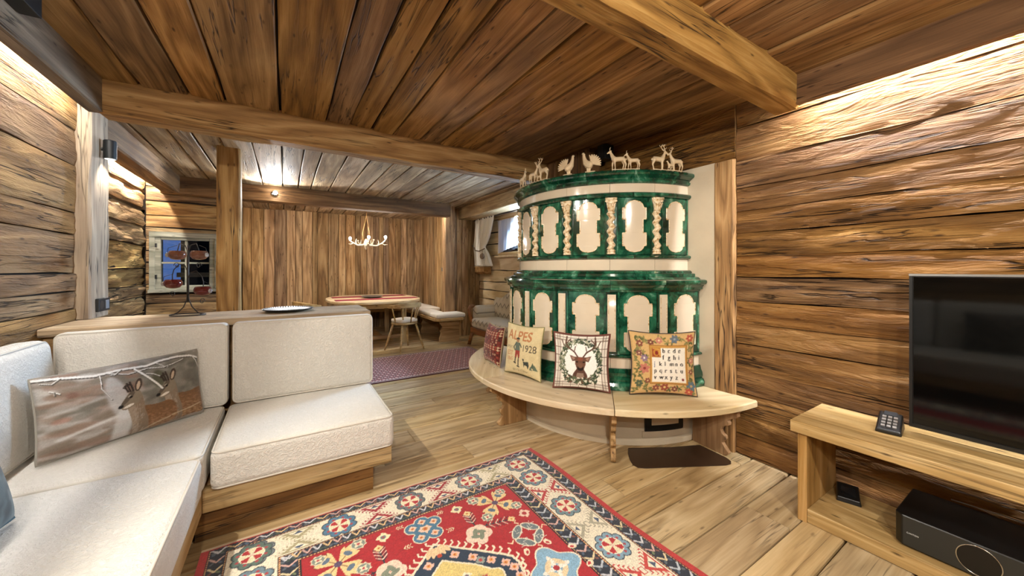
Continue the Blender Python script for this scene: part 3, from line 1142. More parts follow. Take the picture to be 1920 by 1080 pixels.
def bracket(phi):
    """scroll-cut support board set radially under the seat"""
    ol = [(.985, 0), (1.235, 0), (1.262, .012), (1.268, .03), (1.238, .062), (1.222, .085), (1.233, .10), (1.248, .118), (1.243, .138), (1.222, .15),
          (1.212, .17), (1.222, .195), (1.248, .215), (1.268, .222), (1.272, .24), (1.262, .255), (1.285, .275), (1.312, .285), (1.335, .305), (1.33, .325), (1.345, .345), (1.345, .3715), (.985, .3715)]
    b = MB().prism([(z, r - 1.1) for r, z in ol], -.017, .017)   # local x up, y radial
    er = (-math.sin(phi), -math.cos(phi), 0)
    et = Vector((0, 0, 1)).cross(Vector(er))
    F = frame(P(phi, 1.1, 0), (0, 0, 1), er, et)
    b.build('bracket', M_brown, sb, F, bevel=.003, seg=1)


for a in (.10, .785, 1.60, 2.3): bracket(a)

# thin dark brown sheet on the floor in front of the ash door
hp = thing('floor_sheet', 'dark brown sheet lying on the floor under the stove bench', 'plate', (2.2, 1.65, 0))
ol = [(2.14, 1.80), (2.075, 1.745), (2.02, 1.685), (1.985, 1.63), (1.985, 1.59), (2.02, 1.56), (2.51, 1.297), (2.555, 1.288), (2.59, 1.305), (2.61, 1.35), (2.63, 1.55), (2.42, 1.64)]
MB().prism(ol, .0008, .0035).build('thin_sheet', plain('brown_sheet', '#4d3a2b', .35, metal=.5, vary=.1), hp)
b = MB()
b.tube([(x, y, .003) for x, y in ol], .0022, 6, closed=True)
b.build('edge_bead', plain('brown_sheet_edge', '#4a3a2d', .35, metal=.5), hp, smooth=True)

# ------------------------------------------------------------------ print maker
def srgb(c):
    return np.array([int(c.lstrip('#')[i:i + 2], 16) / 255 for i in (0, 2, 4)])


class Canvas:
    """flat print drawn in metres, y up, later woven into a cloth's colour attribute"""
    def __init__(s, w, h, res, color):
        s.w, s.h = w, h
        s.nx, s.ny = int(w / res) + 1, int(h / res) + 1
        s.a = np.empty((s.ny, s.nx, 3)); s.a[:] = srgb(color)
        s.x = np.linspace(0, w, s.nx); s.y = np.linspace(0, h, s.ny)

    def win(s, x0, x1, y0, y1):
        i0 = max(0, np.searchsorted(s.x, x0)); i1 = min(s.nx, np.searchsorted(s.x, x1, 'right'))
        j0 = max(0, np.searchsorted(s.y, y0)); j1 = min(s.ny, np.searchsorted(s.y, y1, 'right'))
        if i1 <= i0 or j1 <= j0: return None
        X, Y = np.meshgrid(s.x[i0:i1], s.y[j0:j1])
        return s.a[j0:j1, i0:i1], X, Y

    def put(s, sub, mask, color, al=1.0):
        c = srgb(color)
        sub[mask] = sub[mask] * (1 - al) + c * al

    def poly(s, pts, color, al=1.0):
        p = np.array(pts)
        w = s.win(p[:, 0].min(), p[:, 0].max(), p[:, 1].min(), p[:, 1].max())
        if w is None: return
        sub, X, Y = w
        m = np.zeros(X.shape, bool)
        q = np.roll(p, -1, 0)
        for (x1, y1), (x2, y2) in zip(p, q):
            if y1 == y2: continue
            c = ((y1 > Y) != (y2 > Y)) & (X < (x2 - x1) * (Y - y1) / (y2 - y1) + x1)
            m ^= c
        s.put(sub, m, color, al)

    def rect(s, x0, x1, y0, y1, color, al=1.0):
        w = s.win(x0, x1, y0, y1)
        if w: s.put(w[0], np.ones(w[1].shape, bool), color, al)

    def ell(s, cx, cy, rx, ry, color, rot=0.0, al=1.0):
        r = max(rx, ry)
        w = s.win(cx - r, cx + r, cy - r, cy + r)
        if w is None: return
        sub, X, Y = w
        c, n = math.cos(rot), math.sin(rot)
        u = ((X - cx) * c + (Y - cy) * n) / rx; v = (-(X - cx) * n + (Y - cy) * c) / ry
        s.put(sub, u * u + v * v <= 1, color, al)

    def line(s, pts, wd, color, al=1.0):
        for (x1, y1), (x2, y2) in zip(pts[:-1], pts[1:]):
            w = s.win(min(x1, x2) - wd, max(x1, x2) + wd, min(y1, y2) - wd, max(y1, y2) + wd)
            if w is None: continue
            sub, X, Y = w
            dx, dy = x2 - x1, y2 - y1
            L = dx * dx + dy * dy + 1e-12
            t = np.clip(((X - x1) * dx + (Y - y1) * dy) / L, 0, 1)
            d = np.hypot(X - x1 - t * dx, Y - y1 - t * dy)
            s.put(sub, d <= wd / 2, color, al)

    def text(s, txt, x, y, size, color, sx=1.0, rot=0.0):
        """letters set with the built-in face, baseline start at x,y"""
        cu = D.curves.new('t', 'FONT')
        cu.body = txt
        cu.size = size
        o = D.objects.new('t', cu)
        COL.objects.link(o)
        me = o.to_mesh()
        vs = [(v.co.x * sx, v.co.y) for v in me.vertices]
        tris = [tuple(p.vertices) for p in me.polygons]
        o.to_mesh_clear()
        c, n = math.cos(rot), math.sin(rot)
        for t in tris:
            s.poly([(x + vs[i][0] * c - vs[i][1] * n, y + vs[i][0] * n + vs[i][1] * c) for i in t], color)
        wd = max(v[0] for v in vs) if vs else 0
        D.objects.remove(o)
        D.curves.remove(cu)
        return wd

    def noise(s, amt, seed=1):
        r = np.random.default_rng(seed)
        s.a *= 1 + amt * (r.random((s.ny, s.nx, 1)) - .5)

    def sample(s, X, Y):
        fx = np.clip(X / s.w * (s.nx - 1), 0, s.nx - 1.001); fy = np.clip(Y / s.h * (s.ny - 1), 0, s.ny - 1.001)
        i, j = fx.astype(int), fy.astype(int)
        u, v = (fx - i)[..., None], (fy - j)[..., None]
        a = s.a
        c = a[j, i] * (1 - u) * (1 - v) + a[j, i + 1] * u * (1 - v) + a[j + 1, i] * (1 - u) * v + a[j + 1, i + 1] * u * v
        c = np.clip(c, 0, 1)
        return np.where(c <= .04045, c / 12.92, ((c + .055) / 1.055) ** 2.4)


def grid_mesh(name, Pts, cols):
    """fast grid mesh; Pts (m,n,3), cols (m,n,3) linear"""
    m, n = Pts.shape[:2]
    me = D.meshes.new(name)
    idx = np.arange(m * n).reshape(m, n)
    q = np.stack([idx[:-1, :-1], idx[:-1, 1:], idx[1:, 1:], idx[1:, :-1]], -1).reshape(-1, 4)
    me.vertices.add(m * n); me.vertices.foreach_set('co', Pts.reshape(-1).astype(np.float32))
    me.loops.add(q.size); me.loops.foreach_set('vertex_index', q.reshape(-1).astype(np.int32))
    me.polygons.add(len(q)); me.polygons.foreach_set('loop_start', np.arange(0, q.size, 4, dtype=np.int32))
    me.polygons.foreach_set('use_smooth', np.ones(len(q), bool))
    me.update(calc_edges=True)
    at = me.color_attributes.new('Col', 'FLOAT_COLOR', 'POINT')
    c4 = np.ones((m * n, 4), np.float32); c4[:, :3] = cols.reshape(-1, 3)
    at.data.foreach_set('color', c4.reshape(-1))
    return me


def pillow(name, label, w, h, t, canvas, M, group=None, back=M_white, pipe=None, n=120, pinch=.085, fold=0.0, parent=None):
    """stuffed cushion, origin at the middle of its lower edge, print facing +z of M, x right, y up"""
    root = D.objects.new(name, None); COL.objects.link(root)
    root.empty_display_size = .05
    root.matrix_basis = M
    tag(root, label, 'cushion', group)
    grey = canvas.a.mean(-1, keepdims=True)
    canvas.a = canvas.a * .86 + grey * .14
    m = max(8, int(n * h / w))
    u = np.linspace(-1, 1, n); v = np.linspace(-1, 1, m)
    U, V = np.meshgrid(u, v)
    X = w / 2 * U * (1 - pinch * (1 - V ** 2)); Y = h / 2 * V * (1 - pinch * (1 - U ** 2)) + h / 2
    T = t / 2 * ((1 - np.abs(U) ** 2.4) * (1 - np.abs(V) ** 2.4)) ** .42
    T += fold * np.sin(U * 9 + V * 3) * (1 - U ** 2) * (1 - V ** 2)
    Pf = np.stack([X, Y, T], -1)
    me = grid_mesh('printed_front', Pf, canvas.sample((U + 1) / 2 * canvas.w, (V + 1) / 2 * canvas.h))
    fr = D.objects.new('printed_front', me); COL.objects.link(fr); me.materials.append(M_print)
    fr.matrix_basis = M; attach(fr, root)
    u2 = np.linspace(-1, 1, 24); v2 = np.linspace(-1, 1, 24)
    rows = []
    for b_ in v2:
        rows.append([(w / 2 * a * (1 - pinch * (1 - b_ * b_)), h / 2 * b_ * (1 - pinch * (1 - a * a)) + h / 2, -t * .33 * max(0, (1 - abs(a) ** 2.4) * (1 - abs(b_) ** 2.4)) ** .42) for a in u2])
    b = MB().grid(rows)
    b.build('cushion_back', back, root, M, smooth=True)
    if pipe is not None:
        pts = []
        for k in range(80):
            s_ = k / 20
            e = int(s_); f = (s_ - e) * 2 - 1
            a, c = [(f, -1), (1, f), (-f, 1), (-1, -f)][e]
            pts.append((w / 2 * a * (1 - pinch * (1 - c * c)), h / 2 * c * (1 - pinch * (1 - a * a)) + h / 2, 0))
        MB().tube(pts, .005, 6, closed=True).build('piping', pipe, root, M, smooth=True)
    return root


def stand(pl, pr, lean, up=0.0):
    """matrix for a cushion whose lower edge runs from pl to pr (seen from its front), leaning back"""
    a, b = Vector(pl), Vector(pr)
    ex = (b - a).normalized()
    nb = Vector((0, 0, 1)).cross(ex).normalized()     # away from the viewer
    ey = (Vector((0, 0, 1)) * math.cos(lean) + nb * math.sin(lean)).normalized()
    ey = (ey - ex * ey.dot(ex)).normalized()
    ez = ex.cross(ey)
    return frame((a + b) / 2 + Vector((0, 0, up)), ex, ey, ez)


# ------------------------------------------------------------------ cushions on the stove bench
# woven red cushion
c = Canvas(.36, .36, .003, '#6e2a22')
rg = np.random.default_rng(3)
for j in range(16):
    for i in range(16):
        x, y = (i + .5) * .0225, (j + .5) * .0225
        col = ['#8d3a2c', '#51211c', '#3e2a24', '#a98a6a', '#7a2f27'][int(rg.integers(0, 5))]
        if (j // 2) % 3 == 0: col = ['#a0432f', '#c3a37c'][i % 2]
        c.poly([(x - .011, y), (x, y + .011), (x + .011, y), (x, y - .011)], col)
c.noise(.35)
pillow('red_cushion', 'dark red woven cushion at the left end of the cushion row', .36, .36, .15, c, stand((1.69, 3.20, .427), (1.655, 2.855, .427), .15), pipe=plain('beige_piping', '#b29a78', .9), back=plain('beige_cushion_cloth', '#bda888', .95, bump=.4, bscale=200))

# lettered cushion
c = Canvas(.43, .43, .0022, '#d8c592')
rg = np.random.default_rng(4)
for k in range(60):
    c.ell(rg.random() * .43, rg.random() * .43, .03, .02, '#cdb885', rg.random() * 3, .4)
wd = c.text('ALPES', .045, .305, .115, '#b06a3c', 1.0)
c.text('ALPES', .05, .309, .115, '#c07a48', 1.0)
c.text('1928', .245, .215, .085, '#4a4036', .95)
c.poly([(.165, .29), (.215, .285), (.225, .215), (.165, .21)], '#5d6b5c')       # jacket
c.ell(.19, .305, .018, .02, '#a4764f'); c.ell(.19, .32, .022, .009, '#3c3a30')
c.poly([(.168, .215), (.225, .215), (.222, .15), (.205, .15), (.195, .185), (.182, .145), (.163, .15)], '#9c3528')
c.line([(.172, .148), (.165, .10)], .012, '#3a332c'); c.line([(.21, .15), (.205, .075)], .012, '#3a332c')
c.line([(.15, .105), (.175, .098)], .01, '#2e2823'); c.line([(.19, .075), (.216, .07)], .01, '#2e2823')
c.line([(.17, .28), (.145, .24), (.16, .215)], .012, '#4c5a4d'); c.line([(.215, .28), (.238, .25)], .012, '#4c5a4d')
c.text('EST', .05, .165, .055, '#c06f42'); c.text('1865', .045, .118, .045, '#c06f42')
c.poly([(.27, .125), (.33, .135), (.335, .10), (.32, .07), (.312, .095), (.285, .10), (.275, .075)], '#3c4038')
c.poly([(.255, .15), (.28, .15), (.275, .12)], '#3c4038')
c.poly([(.35, .09), (.375, .135), (.40, .09)], '#53624f'); c.poly([(.37, .075), (.392, .12), (.42, .075)], '#5d6d58'); c.poly([(.335, .07), (.35, .1), (.368, .07)], '#5d6d58')
c.text('SPORTS', .04, .225, .03, '#6a5c48'); c.text('sports d\'hiver', .13, .032, .034, '#8f7d58')
c.noise(.12)
pillow('lettered_cushion', 'straw coloured cushion lettered ALPES 1928 with a hiker', .43, .43, .11, c, stand((1.635, 2.717, .427), (1.710, 2.307, .427), .10), pipe=plain('olive_piping', '#7e7a4e', .9), back=plain('sand_cushion_cloth', '#c2b183', .95, bump=.4, bscale=200))

# deer head cushion
c = Canvas(.42, .42, .0022, '#e9e2d3')
for k in range(2):
    for base in (.028, .372):
        for d_, wd_, cl in ((0, .004, '#5a4334'), (.008, .003, '#8a6a52'), (.020, .004, '#46372c'), (.028, .002, '#8a6a52')):
            if k == 0: c.line([(base + d_, 0), (base + d_, .42)], wd_, cl, .8)
            else: c.line([(0, base + d_), (.42, base + d_)], wd_, cl, .8)
for q in range(7):
    c.line([(0, .06 * q + .015), (.07, .06 * q + .015)], .003, '#6b5242'); c.line([(.35, .06 * q + .015), (.42, .06 * q + .015)], .003, '#6b5242')
    c.line([(.06 * q + .015, .36), (.06 * q + .015, .42)], .003, '#6b5242'); c.line([(.06 * q + .015, 0), (.06 * q + .015, .06)], .003, '#6b5242')
for e in (0, .42):
    c.line([(0, e), (.42, e)], .018, '#6d3c30'); c.line([(e, 0), (e, .42)], .018, '#6d3c30')
c.ell(.21, .215, .150, .165, '#efece4')
rg = np.random.default_rng(5)
for k in range(330):                                   # leaf wreath
    a = rg.random() * 2 * PI
    rr = 1 + (rg.random() - .5) * .26
    x, y = .21 + .148 * rr * math.cos(a), .212 + .158 * rr * math.sin(a)
    cl = ['#2c3a2a', '#46553d', '#5d6a4c', '#39463a', '#7d8568', '#a9ab8e'][int(rg.integers(0, 6))]
    th = a + PI / 2 + (rg.random() - .5) * 2.4
    c.ell(x, y, .014, .0048, cl, th)
for s in (-1, 1):                                       # antlers
    X = lambda d: .21 + s * d
    c.line([(X(.018), .245), (X(.045), .285), (X(.09), .315), (X(.115), .35), (X(.105), .40)], .011, '#5f4233')
    c.line([(X(.09), .315), (X(.13), .33), (X(.145), .37)], .008, '#5f4233')
    c.line([(X(.05), .288), (X(.04), .33)], .007, '#5f4233'); c.line([(X(.113), .345), (X(.078), .385)], .008, '#5f4233')
    c.poly([(X(.022), .245), (X(.085), .262), (X(.065), .215), (X(.028), .222)], '#6a4636'); c.poly([(X(.03), .24), (X(.075), .254), (X(.06), .224)], '#a07d68')
c.poly([(.165, .25), (.255, .25), (.25, .19), (.235, .15), (.185, .15), (.17, .19)], '#6e4936')
c.poly([(.19, .17), (.23, .17), (.26, .12), (.27, .065), (.14, .065), (.155, .12)], '#5d3d30')
c.poly([(.185, .125), (.235, .125), (.24, .065), (.17, .065)], '#a28672', .8)
c.ell(.21, .165, .026, .022, '#2c1f1a'); c.ell(.21, .185, .02, .02, '#7a543f')
c.ell(.183, .212, .008, .006, '#1d1512'); c.ell(.237, .212, .008, .006, '#1d1512'); c.ell(.21, .235, .022, .014, '#8a4d38')
for k in range(160):                                     # holly and ribbon below
    x = .21 + (rg.random() - .5) * .24; y = .055 + abs(x - .21) * .22 + (rg.random() - .5) * .05
    c.ell(x, y, .012, .005, ['#2f3d2c', '#5d6a4c', '#e3dcc8', '#6a4a36', '#46553d'][int(rg.integers(0, 5))], rg.random() * 3)
c.noise(.12)
M_redp = plain('rust_piping', '#6d3c30', .9)
pillow('deer_head_cushion', 'cushion with a stag head in a leaf wreath and checked border', .42, .42, .10, c, stand((1.717, 2.155, .427), (1.987, 1.835, .427), .08), pipe=M_redp, back=plain('rust_cushion_cloth', '#7a4a3a', .95, bump=.4, bscale=200))

# alphabet cushion
c = Canvas(.46, .45, .0022, '#d3a968')
rg = np.random.default_rng(6)
def flower(x, y, r, col, mid):
    for q in range(6):
        a = q * PI / 3 + x * 40
        c.ell(x + r * .6 * math.cos(a), y + r * .6 * math.sin(a), r * .5, r * .32, col, a)
    c.ell(x, y, r * .28, r * .28, mid)
def vine(pts):
    c.line(pts, .004, '#6b6a3a')
    for (x, y) in pts:
        for q in range(3):
            a = rg.random() * 6
            c.ell(x + .014 * math.cos(a), y + .014 * math.sin(a), .013, .006, ['#6b6a3a', '#84804a', '#565b34', '#9a8a4a'][int(rg.integers(0, 4))], a)
vine([(.03 + .02 * math.sin(i * 1.3), .02 + i * .032) for i in range(13)])
vine([(.085 + .025 * math.sin(i * 1.1 + 1), .03 + i * .034) for i in range(12)])
vine([(.03 + i * .033, .40 + .022 * math.sin(i * 1.5)) for i in range(13)])
vine([(.03 + i * .033, .045 + .022 * math.sin(i * 1.4)) for i in range(13)])
vine([(.425 + .014 * math.sin(i * 1.7), .03 + i * .034) for i in range(12)])
for x, y, r, col, mid in ((.06, .37, .024, '#8a4a3a', '#d9c080'), (.05, .30, .022, '#7d4b44', '#d8b58a'), (.085, .265, .026, '#8c6f86', '#e6dccb'), (.085, .19, .036, '#c3705c', '#8d3c34'),
                          (.14, .385, .022, '#7d4436', '#d9c080'), (.20, .40, .024, '#c77a66', '#e8d3a0'), (.31, .41, .03, '#636f7a', '#8e9a9e'), (.42, .41, .026, '#b8503c', '#e2b070'),
                          (.05, .08, .026, '#4f5c46', '#84804a'), (.11, .10, .02, '#8a4a3a', '#d9c080'), (.17, .045, .024, '#8a4a3a', '#d9a060'), (.23, .05, .03, '#9a4a36', '#e2c070'), (.30, .04, .022, '#7d4436', '#d9c080'),
                          (.42, .07, .034, '#56707f', '#b39a68'), (.40, .025, .028, '#c0503a', '#e0a060'), (.425, .17, .018, '#8a4a3a', '#d9c080'), (.43, .25, .02, '#c77a66', '#e8d3a0'), (.42, .33, .018, '#84804a', '#c77a66')):
    flower(x, y, r, col, mid)
c.poly([(.125, .075), (.40, .075), (.40, .365), (.125, .365)], '#a86f2e'); c.poly([(.132, .082), (.393, .082), (.393, .358), (.132, .358)], '#c8923f'); c.poly([(.14, .09), (.385, .09), (.385, .345), (.14, .345)], '#ebe3d2')
c.poly([(.14, .275), (.205, .275), (.205, .345), (.14, .345)], '#b5792f'); c.poly([(.146, .281), (.20, .281), (.20, .34), (.146, .34)], '#a03c28')
c.ell(.173, .31, .022, .026, '#c8862f'); c.ell(.176, .308, .012, .016, '#8d2f22'); c.line([(.196, .335), (.198, .286)], .008, '#d9a24a'); c.line([(.152, .338), (.19, .336)], .007, '#d9a24a')
for j, row in enumerate(('bcde', 'fghi', 'jklmno', 'pqrstu', 'vwxyz')):
    x0 = .216 if j < 2 else .152
    for i, ch_ in enumerate(row):
        x = x0 + i * .0385
        y = .308 - j * .049
        ink = '#5d6a86' if ch_ == 'j' else '#33312e'
        c.text(ch_, x, y, .048, ink, .85)
        c.text(ch_, x + .0025, y, .048, ink, .85)
c.ell(.362, .112, .009, .010, '#8d3c34')
c.noise(.12)
pillow('alphabet_cushion', 'golden floral cushion printed with a blackletter alphabet', .46, .45, .11, c, stand((2.089, 1.748, .427), (2.449, 1.458, .427), .10), pipe=plain('dark_piping', '#3a3230', .9), back=plain('gold_cushion_cloth', '#c99a58', .95, bump=.4, bscale=200))

# ------------------------------------------------------------------ corner sofa
sofa = thing('corner_sofa', 'ivory upholstered corner sofa on a wooden plinth', 'sofa', (-.3, 2.5, 0))


def cushion(name, x0, x1, y0, y1, z0, z1, r=.035, puff=(0, 0, .012), rim='top', M0=None, k=8):
    dims = (x1 - x0, y1 - y0, z1 - z0)
    v, f = rounded_box(dims, r, puff, k)
    M = Matrix.Translation(((x0 + x1) / 2, (y0 + y1) / 2, (z0 + z1) / 2))
    if M0 is not None: M = M0 @ M
    o = link(name, mesh(name, v, f), M_sofa, sofa, M, smooth=True)
    q = r * .30
    hx, hy, hz = [d / 2 for d in dims]
    if rim in ('top', 'both'):
        for zz in ((hz - q,) if rim == 'top' else (hz - q, -hz + q)):
            pts = [(x, y, zz) for x, y in rrect(hx - q + .003, hy - q + .003, r)]
            MB().tube(pts, .0055, 6, closed=True).build('piping', M_pipe, o, M, smooth=True)
    if rim == 'front':      # the face looking to -y
        pts = [(x, -hy + q, z) for x, z in rrect(hx - q + .003, hz - q + .003, r)]
        MB().tube(pts, .0055, 6, closed=True).build('piping', M_pipe, o, M, smooth=True)
    if rim == 'side':       # the face looking to +x
        pts = [(hx - q, y, z) for y, z in rrect(hy - q + .003, hz - q + .003, r)]
        MB().tube(pts, .0055, 6, closed=True).build('piping', M_pipe, o, M, smooth=True)
    return o


# seats
cushion('seat_cushion', -.305, .555, 2.205, 2.95, .262, .452, rim='both')
cushion('seat_cushion', -1.06, -.325, 2.195, 2.95, .262, .452)
cushion('seat_cushion', -1.06, -.325, 1.06, 2.188, .262, .452)
cushion('seat_cushion', -1.06, -.325, -.1, 1.053, .262, .452)
cushion('seat_cushion', -1.06, -.325, -1.25, -.107, .262, .452)
# backs: leaning a little
def lean_y(zp, a): return Matrix.Translation((0, 2.93, zp)) @ Matrix.Rotation(-a, 4, 'X') @ Matrix.Translation((0, -2.93, -zp))
def lean_x(zp, a): return Matrix.Translation((-1.04, 0, zp)) @ Matrix.Rotation(-a, 4, 'Y') @ Matrix.Translation((1.04, 0, -zp))
La = lean_y(.45, .03)
cushion('back_cushion', -.290, .570, 2.91, 3.02, .455, .975, r=.03, puff=(0, .01, 0), rim='front', M0=La)
cushion('back_cushion', -1.05, -.312, 2.91, 3.02, .455, .975, r=.03, puff=(0, .01, 0), rim='front', M0=La)
Lb = lean_x(.45, .09)
cushion('back_cushion', -1.12, -.965, 1.95, 2.83, .455, .965, r=.05, puff=(.015, 0, 0), rim='side', M0=Lb)
cushion('back_cushion', -1.12, -.965, .92, 1.94, .455, .965, r=.05, puff=(.015, 0, 0), rim='side', M0=Lb)
cushion('back_cushion', -1.12, -.965, -.12, .91, .455, .965, r=.05, puff=(.015, 0, 0), rim='side', M0=Lb)
cushion('back_cushion', -1.12, -.965, -1.25, -.13, .455, .965, r=.05, puff=(.015, 0, 0), rim='side', M0=Lb)
# wooden frame and plinth
beam('seat_rail', -.335, .545, 2.245, 2.30, .150, .262, 'x', M_oak, sofa, cham=.006, wob=.001)
beam('seat_rail', .50, .545, 2.302, 3.02, .150, .262, 'y', M_oak, sofa, cham=.006, wob=.001)
beam('seat_rail', -.39, -.338, -1.25, 2.30, .150, .262, 'y', M_oak, sofa, cham=.006, wob=.001)
beam('plinth_board', -.369, .447, 2.282, 2.32, 0, .075, 'x', M_beamd, sofa, cham=.003, wob=.001)
beam('plinth_board', -.369, .447, 2.282, 2.32, .077, .152, 'x', M_beamd, sofa, cham=.003, wob=.001)
beam('plinth_board', .412, .447, 2.322, 3.05, 0, .15, 'y', M_beamd, sofa, cham=.003, wob=.001)
beam('plinth_board', -.42, -.385, -1.25, 2.30, 0, .15, 'y', M_beamd, sofa, cham=.003, wob=.001)
beam('seat_deck', -1.1, .50, 2.302, 3.02, .20, .26, 'x', M_brown, sofa, wob=0)
beam('seat_deck', -1.1, -.39, -1.25, 2.3, .20, .26, 'y', M_brown, sofa, wob=0)

# roe deer cushion in the corner of the sofa
c = Canvas(.64, .36, .002, '#857b70')
rg = np.random.default_rng(8)
for k in range(520):                                   # blurred wood behind the deer
    x, y = rg.random() * .64, rg.random() * .36
    cl = ['#958a7e', '#76685a', '#a39c95', '#8a7060', '#6b665b', '#b2aea9', '#7d604e'][int(rg.integers(0, 7))]
    c.ell(x, y, .040 + .03 * rg.random(), .008 + .01 * rg.random(), cl, (rg.random() - .5) * .3, .55)
for k in range(300):
    x, y = .36 + rg.random() * .28, .12 + rg.random() * .24
    c.ell(x, y, .03, .014, ['#625f54', '#7c776d', '#55534a', '#6b665d', '#8d8980'][int(rg.integers(0, 5))], rg.random() * 3, .5)
c.ell(.25, .20, .04, .11, '#c3c6ca', .2, .6); c.ell(.262, .06, .035, .11, '#c9cacb', -.15, .75); c.line([(.05, .08), (.24, .115)], .013, '#cfcecd', .7); c.line([(.02, .19), (.2, .22)], .012, '#b9b6b3', .5)
c.ell(.42, .25, .03, .045, '#44452f', 0, .7); c.ell(.10, .26, .02, .012, '#6f4a3c', 0, .6); c.ell(.06, .16, .03, .012, '#9d5f4a', 0, .5)
for _ in range(5):                                     # soften
    c.a = (c.a + np.roll(c.a, 1, 0) + np.roll(c.a, -1, 0) + np.roll(c.a, 2, 1) + np.roll(c.a, -2, 1)) / 5


def spline(pts, n=8):
    """closed smooth outline through the points"""
    out = []
    m = len(pts)
    for i in range(m):
        p0, p1, p2, p3 = [np.array(pts[(i + k - 1) % m]) for k in range(4)]
        for t in np.linspace(0, 1, n, endpoint=False):
            out.append(tuple(.5 * (2 * p1 + (p2 - p0) * t + (2 * p0 - 5 * p1 + 4 * p2 - p3) * t * t + (3 * p1 - p0 - 3 * p2 + p3) * t ** 3)))
    return out


def roe(dx, dy, body):
    q = lambda a: spline([(x + dx, y + dy) for x, y in a])
    c.poly(q(body), '#7a5533')
    xs_ = [p[0] + dx for p in body]; ys_ = [p[1] + dy for p in body]
    mk = c.a.copy()
    for k in range(700):                              # coat
        x, y = min(xs_) + rg.random() * (max(xs_) - min(xs_)), min(ys_) + rg.random() * (max(ys_) - min(ys_))
        tt = (y - min(ys_)) / (max(ys_) - min(ys_))
        cl = ['#6d4c30', '#7a5636', '#94694a', '#a07a56', '#b18a63'][min(4, max(0, int((1 - tt) * 4 + rg.random() * 2 - .6)))]
        i, j = int(x / c.w * (c.nx - 1)), int(y / c.h * (c.ny - 1))
        if 0 <= i < c.nx and 0 <= j < c.ny and abs(mk[j, i] - srgb('#7a5533')).sum() < .02:
            c.line([(x, y), (x + .010, y - .003)], .0035, cl, .7)
    c.poly(q([(.275, .165), (.283, .12), (.297, .06), (.305, -.01), (.36, -.01), (.362, .06), (.35, .11), (.345, .16), (.335, .20), (.30, .19)]), '#7f6b57')
    c.poly(q([(.283, .13), (.296, .06), (.305, 0), (.325, 0), (.322, .07), (.312, .13), (.30, .15)]), '#9c8b78', .8)
    for k in range(120):
        y = rg.random() * .15; x = .30 + rg.random() * .045
        c.line([(x + dx, y + dy), (x + dx - .002, y + dy - .010)], .003, ['#7a6b5c', '#a3978a', '#87725c'][int(rg.integers(0, 3))], .6)
    c.poly(q([(.254, .148), (.259, .170), (.280, .200), (.303, .224), (.325, .222), (.338, .200), (.335, .170), (.312, .148), (.285, .136), (.264, .135)]), '#7f705d')
    c.poly(q([(.256, .166), (.280, .195), (.303, .222), (.312, .205), (.290, .180), (.268, .160)]), '#54493d', .9)
    c.poly(q([(.262, .141), (.285, .143), (.305, .152), (.298, .158), (.275, .152)]), '#d3cabd')
    c.ell(.254 + dx, .153 + dy, .011, .008, '#1d1a18', .4)
    c.ell(.296 + dx, .190 + dy, .007, .0045, '#120f0d', .4); c.ell(.290 + dx, .196 + dy, .008, .003, '#b9ae9f', .5, .7)
    c.ell(.331 + dx, .243 + dy, .014, .032, '#43352a', -.3); c.ell(.330 + dx, .240 + dy, .007, .022, '#b39a80', -.3)
    for ex_, h_ in ((.296, .042), (.308, .046), (.287, .030)):
        c.line([(ex_ + dx, .218 + dy), (ex_ - .010 + dx, .218 + h_ + dy)], .008, '#332820'); c.line([(ex_ - .004 + dx, .218 + h_ * .55 + dy), (ex_ - .016 + dx, .218 + h_ * .8 + dy)], .005, '#332820')


roe(.155, .012, [(.30, .0), (.31, .08), (.335, .132), (.40, .130), (.47, .140), (.50, .13), (.50, .01), (.40, .0)])
roe(0, 0, [(.30, -.02), (.31, .07), (.34, .126), (.40, .122), (.455, .126), (.482, .10), (.49, .03), (.44, .0), (.36, -.02)])
c.line([(.33, .0), (.39, .022), (.46, .035)], .008, '#b8a283', .8); c.line([(.47, .04), (.56, .05), (.62, .06)], .007, '#b8a283', .8)
for pts, w in (([(.0, .352), (.08, .345), (.18, .328), (.28, .335), (.38, .328), (.44, .340), (.52, .345), (.59, .335), (.64, .312)], .013), ([(.22, .33), (.30, .305), (.38, .315), (.47, .30)], .005),
               ([(.33, .322), (.37, .275), (.41, .225), (.43, .195)], .012), ([(.08, .345), (.05, .325), (.02, .335)], .004), ([(.60, .332), (.62, .30), (.635, .262)], .006), ([(.20, .33), (.195, .26), (.225, .20)], .004),
               ([(.42, .335), (.455, .305), (.50, .312), (.55, .325)], .004), ([(.04, .295), (.065, .278)], .006), ([(.05, .29), (.05, .275)], .005), ([(.37, .29), (.40, .28), (.425, .262)], .004), ([(.28, .335), (.25, .315), (.235, .318)], .004)):
    c.line([(x + .002, y - .004) for x, y in pts], w, '#4c4740'); c.line(pts, w * .75, '#d6d5d2')
c.noise(.12)
M_grey = plain('grey_cushion_cloth', '#8f8a80', .95, bump=.4, bscale=200)
pillow('roe_deer_cushion', 'long cushion printed with two roe deer under snowy branches', .64, .37, .13, c, stand((-.900, 2.41, .473), (-.425, 2.805, .473), .16), pipe=M_grey, back=M_grey, n=250, pinch=.03)
c = Canvas(.45, .45, .01, '#4b6168'); rg = np.random.default_rng(9)
for k in range(200): c.ell(rg.random() * .45, rg.random() * .45, .03, .02, ['#3c5058', '#5c737a', '#8a979a', '#2f4048'][int(rg.integers(0, 4))], rg.random() * 3, .5)
M_teal = plain('teal_cushion_cloth', '#47606a', .95, bump=.4, bscale=200)
pillow('teal_cushion', 'teal blue cushion cut off by the left picture edge', .45, .42, .14, c, stand((-.785, 1.50, .473), (-.785, 1.94, .473), .25), pipe=M_teal, back=M_teal, n=60)
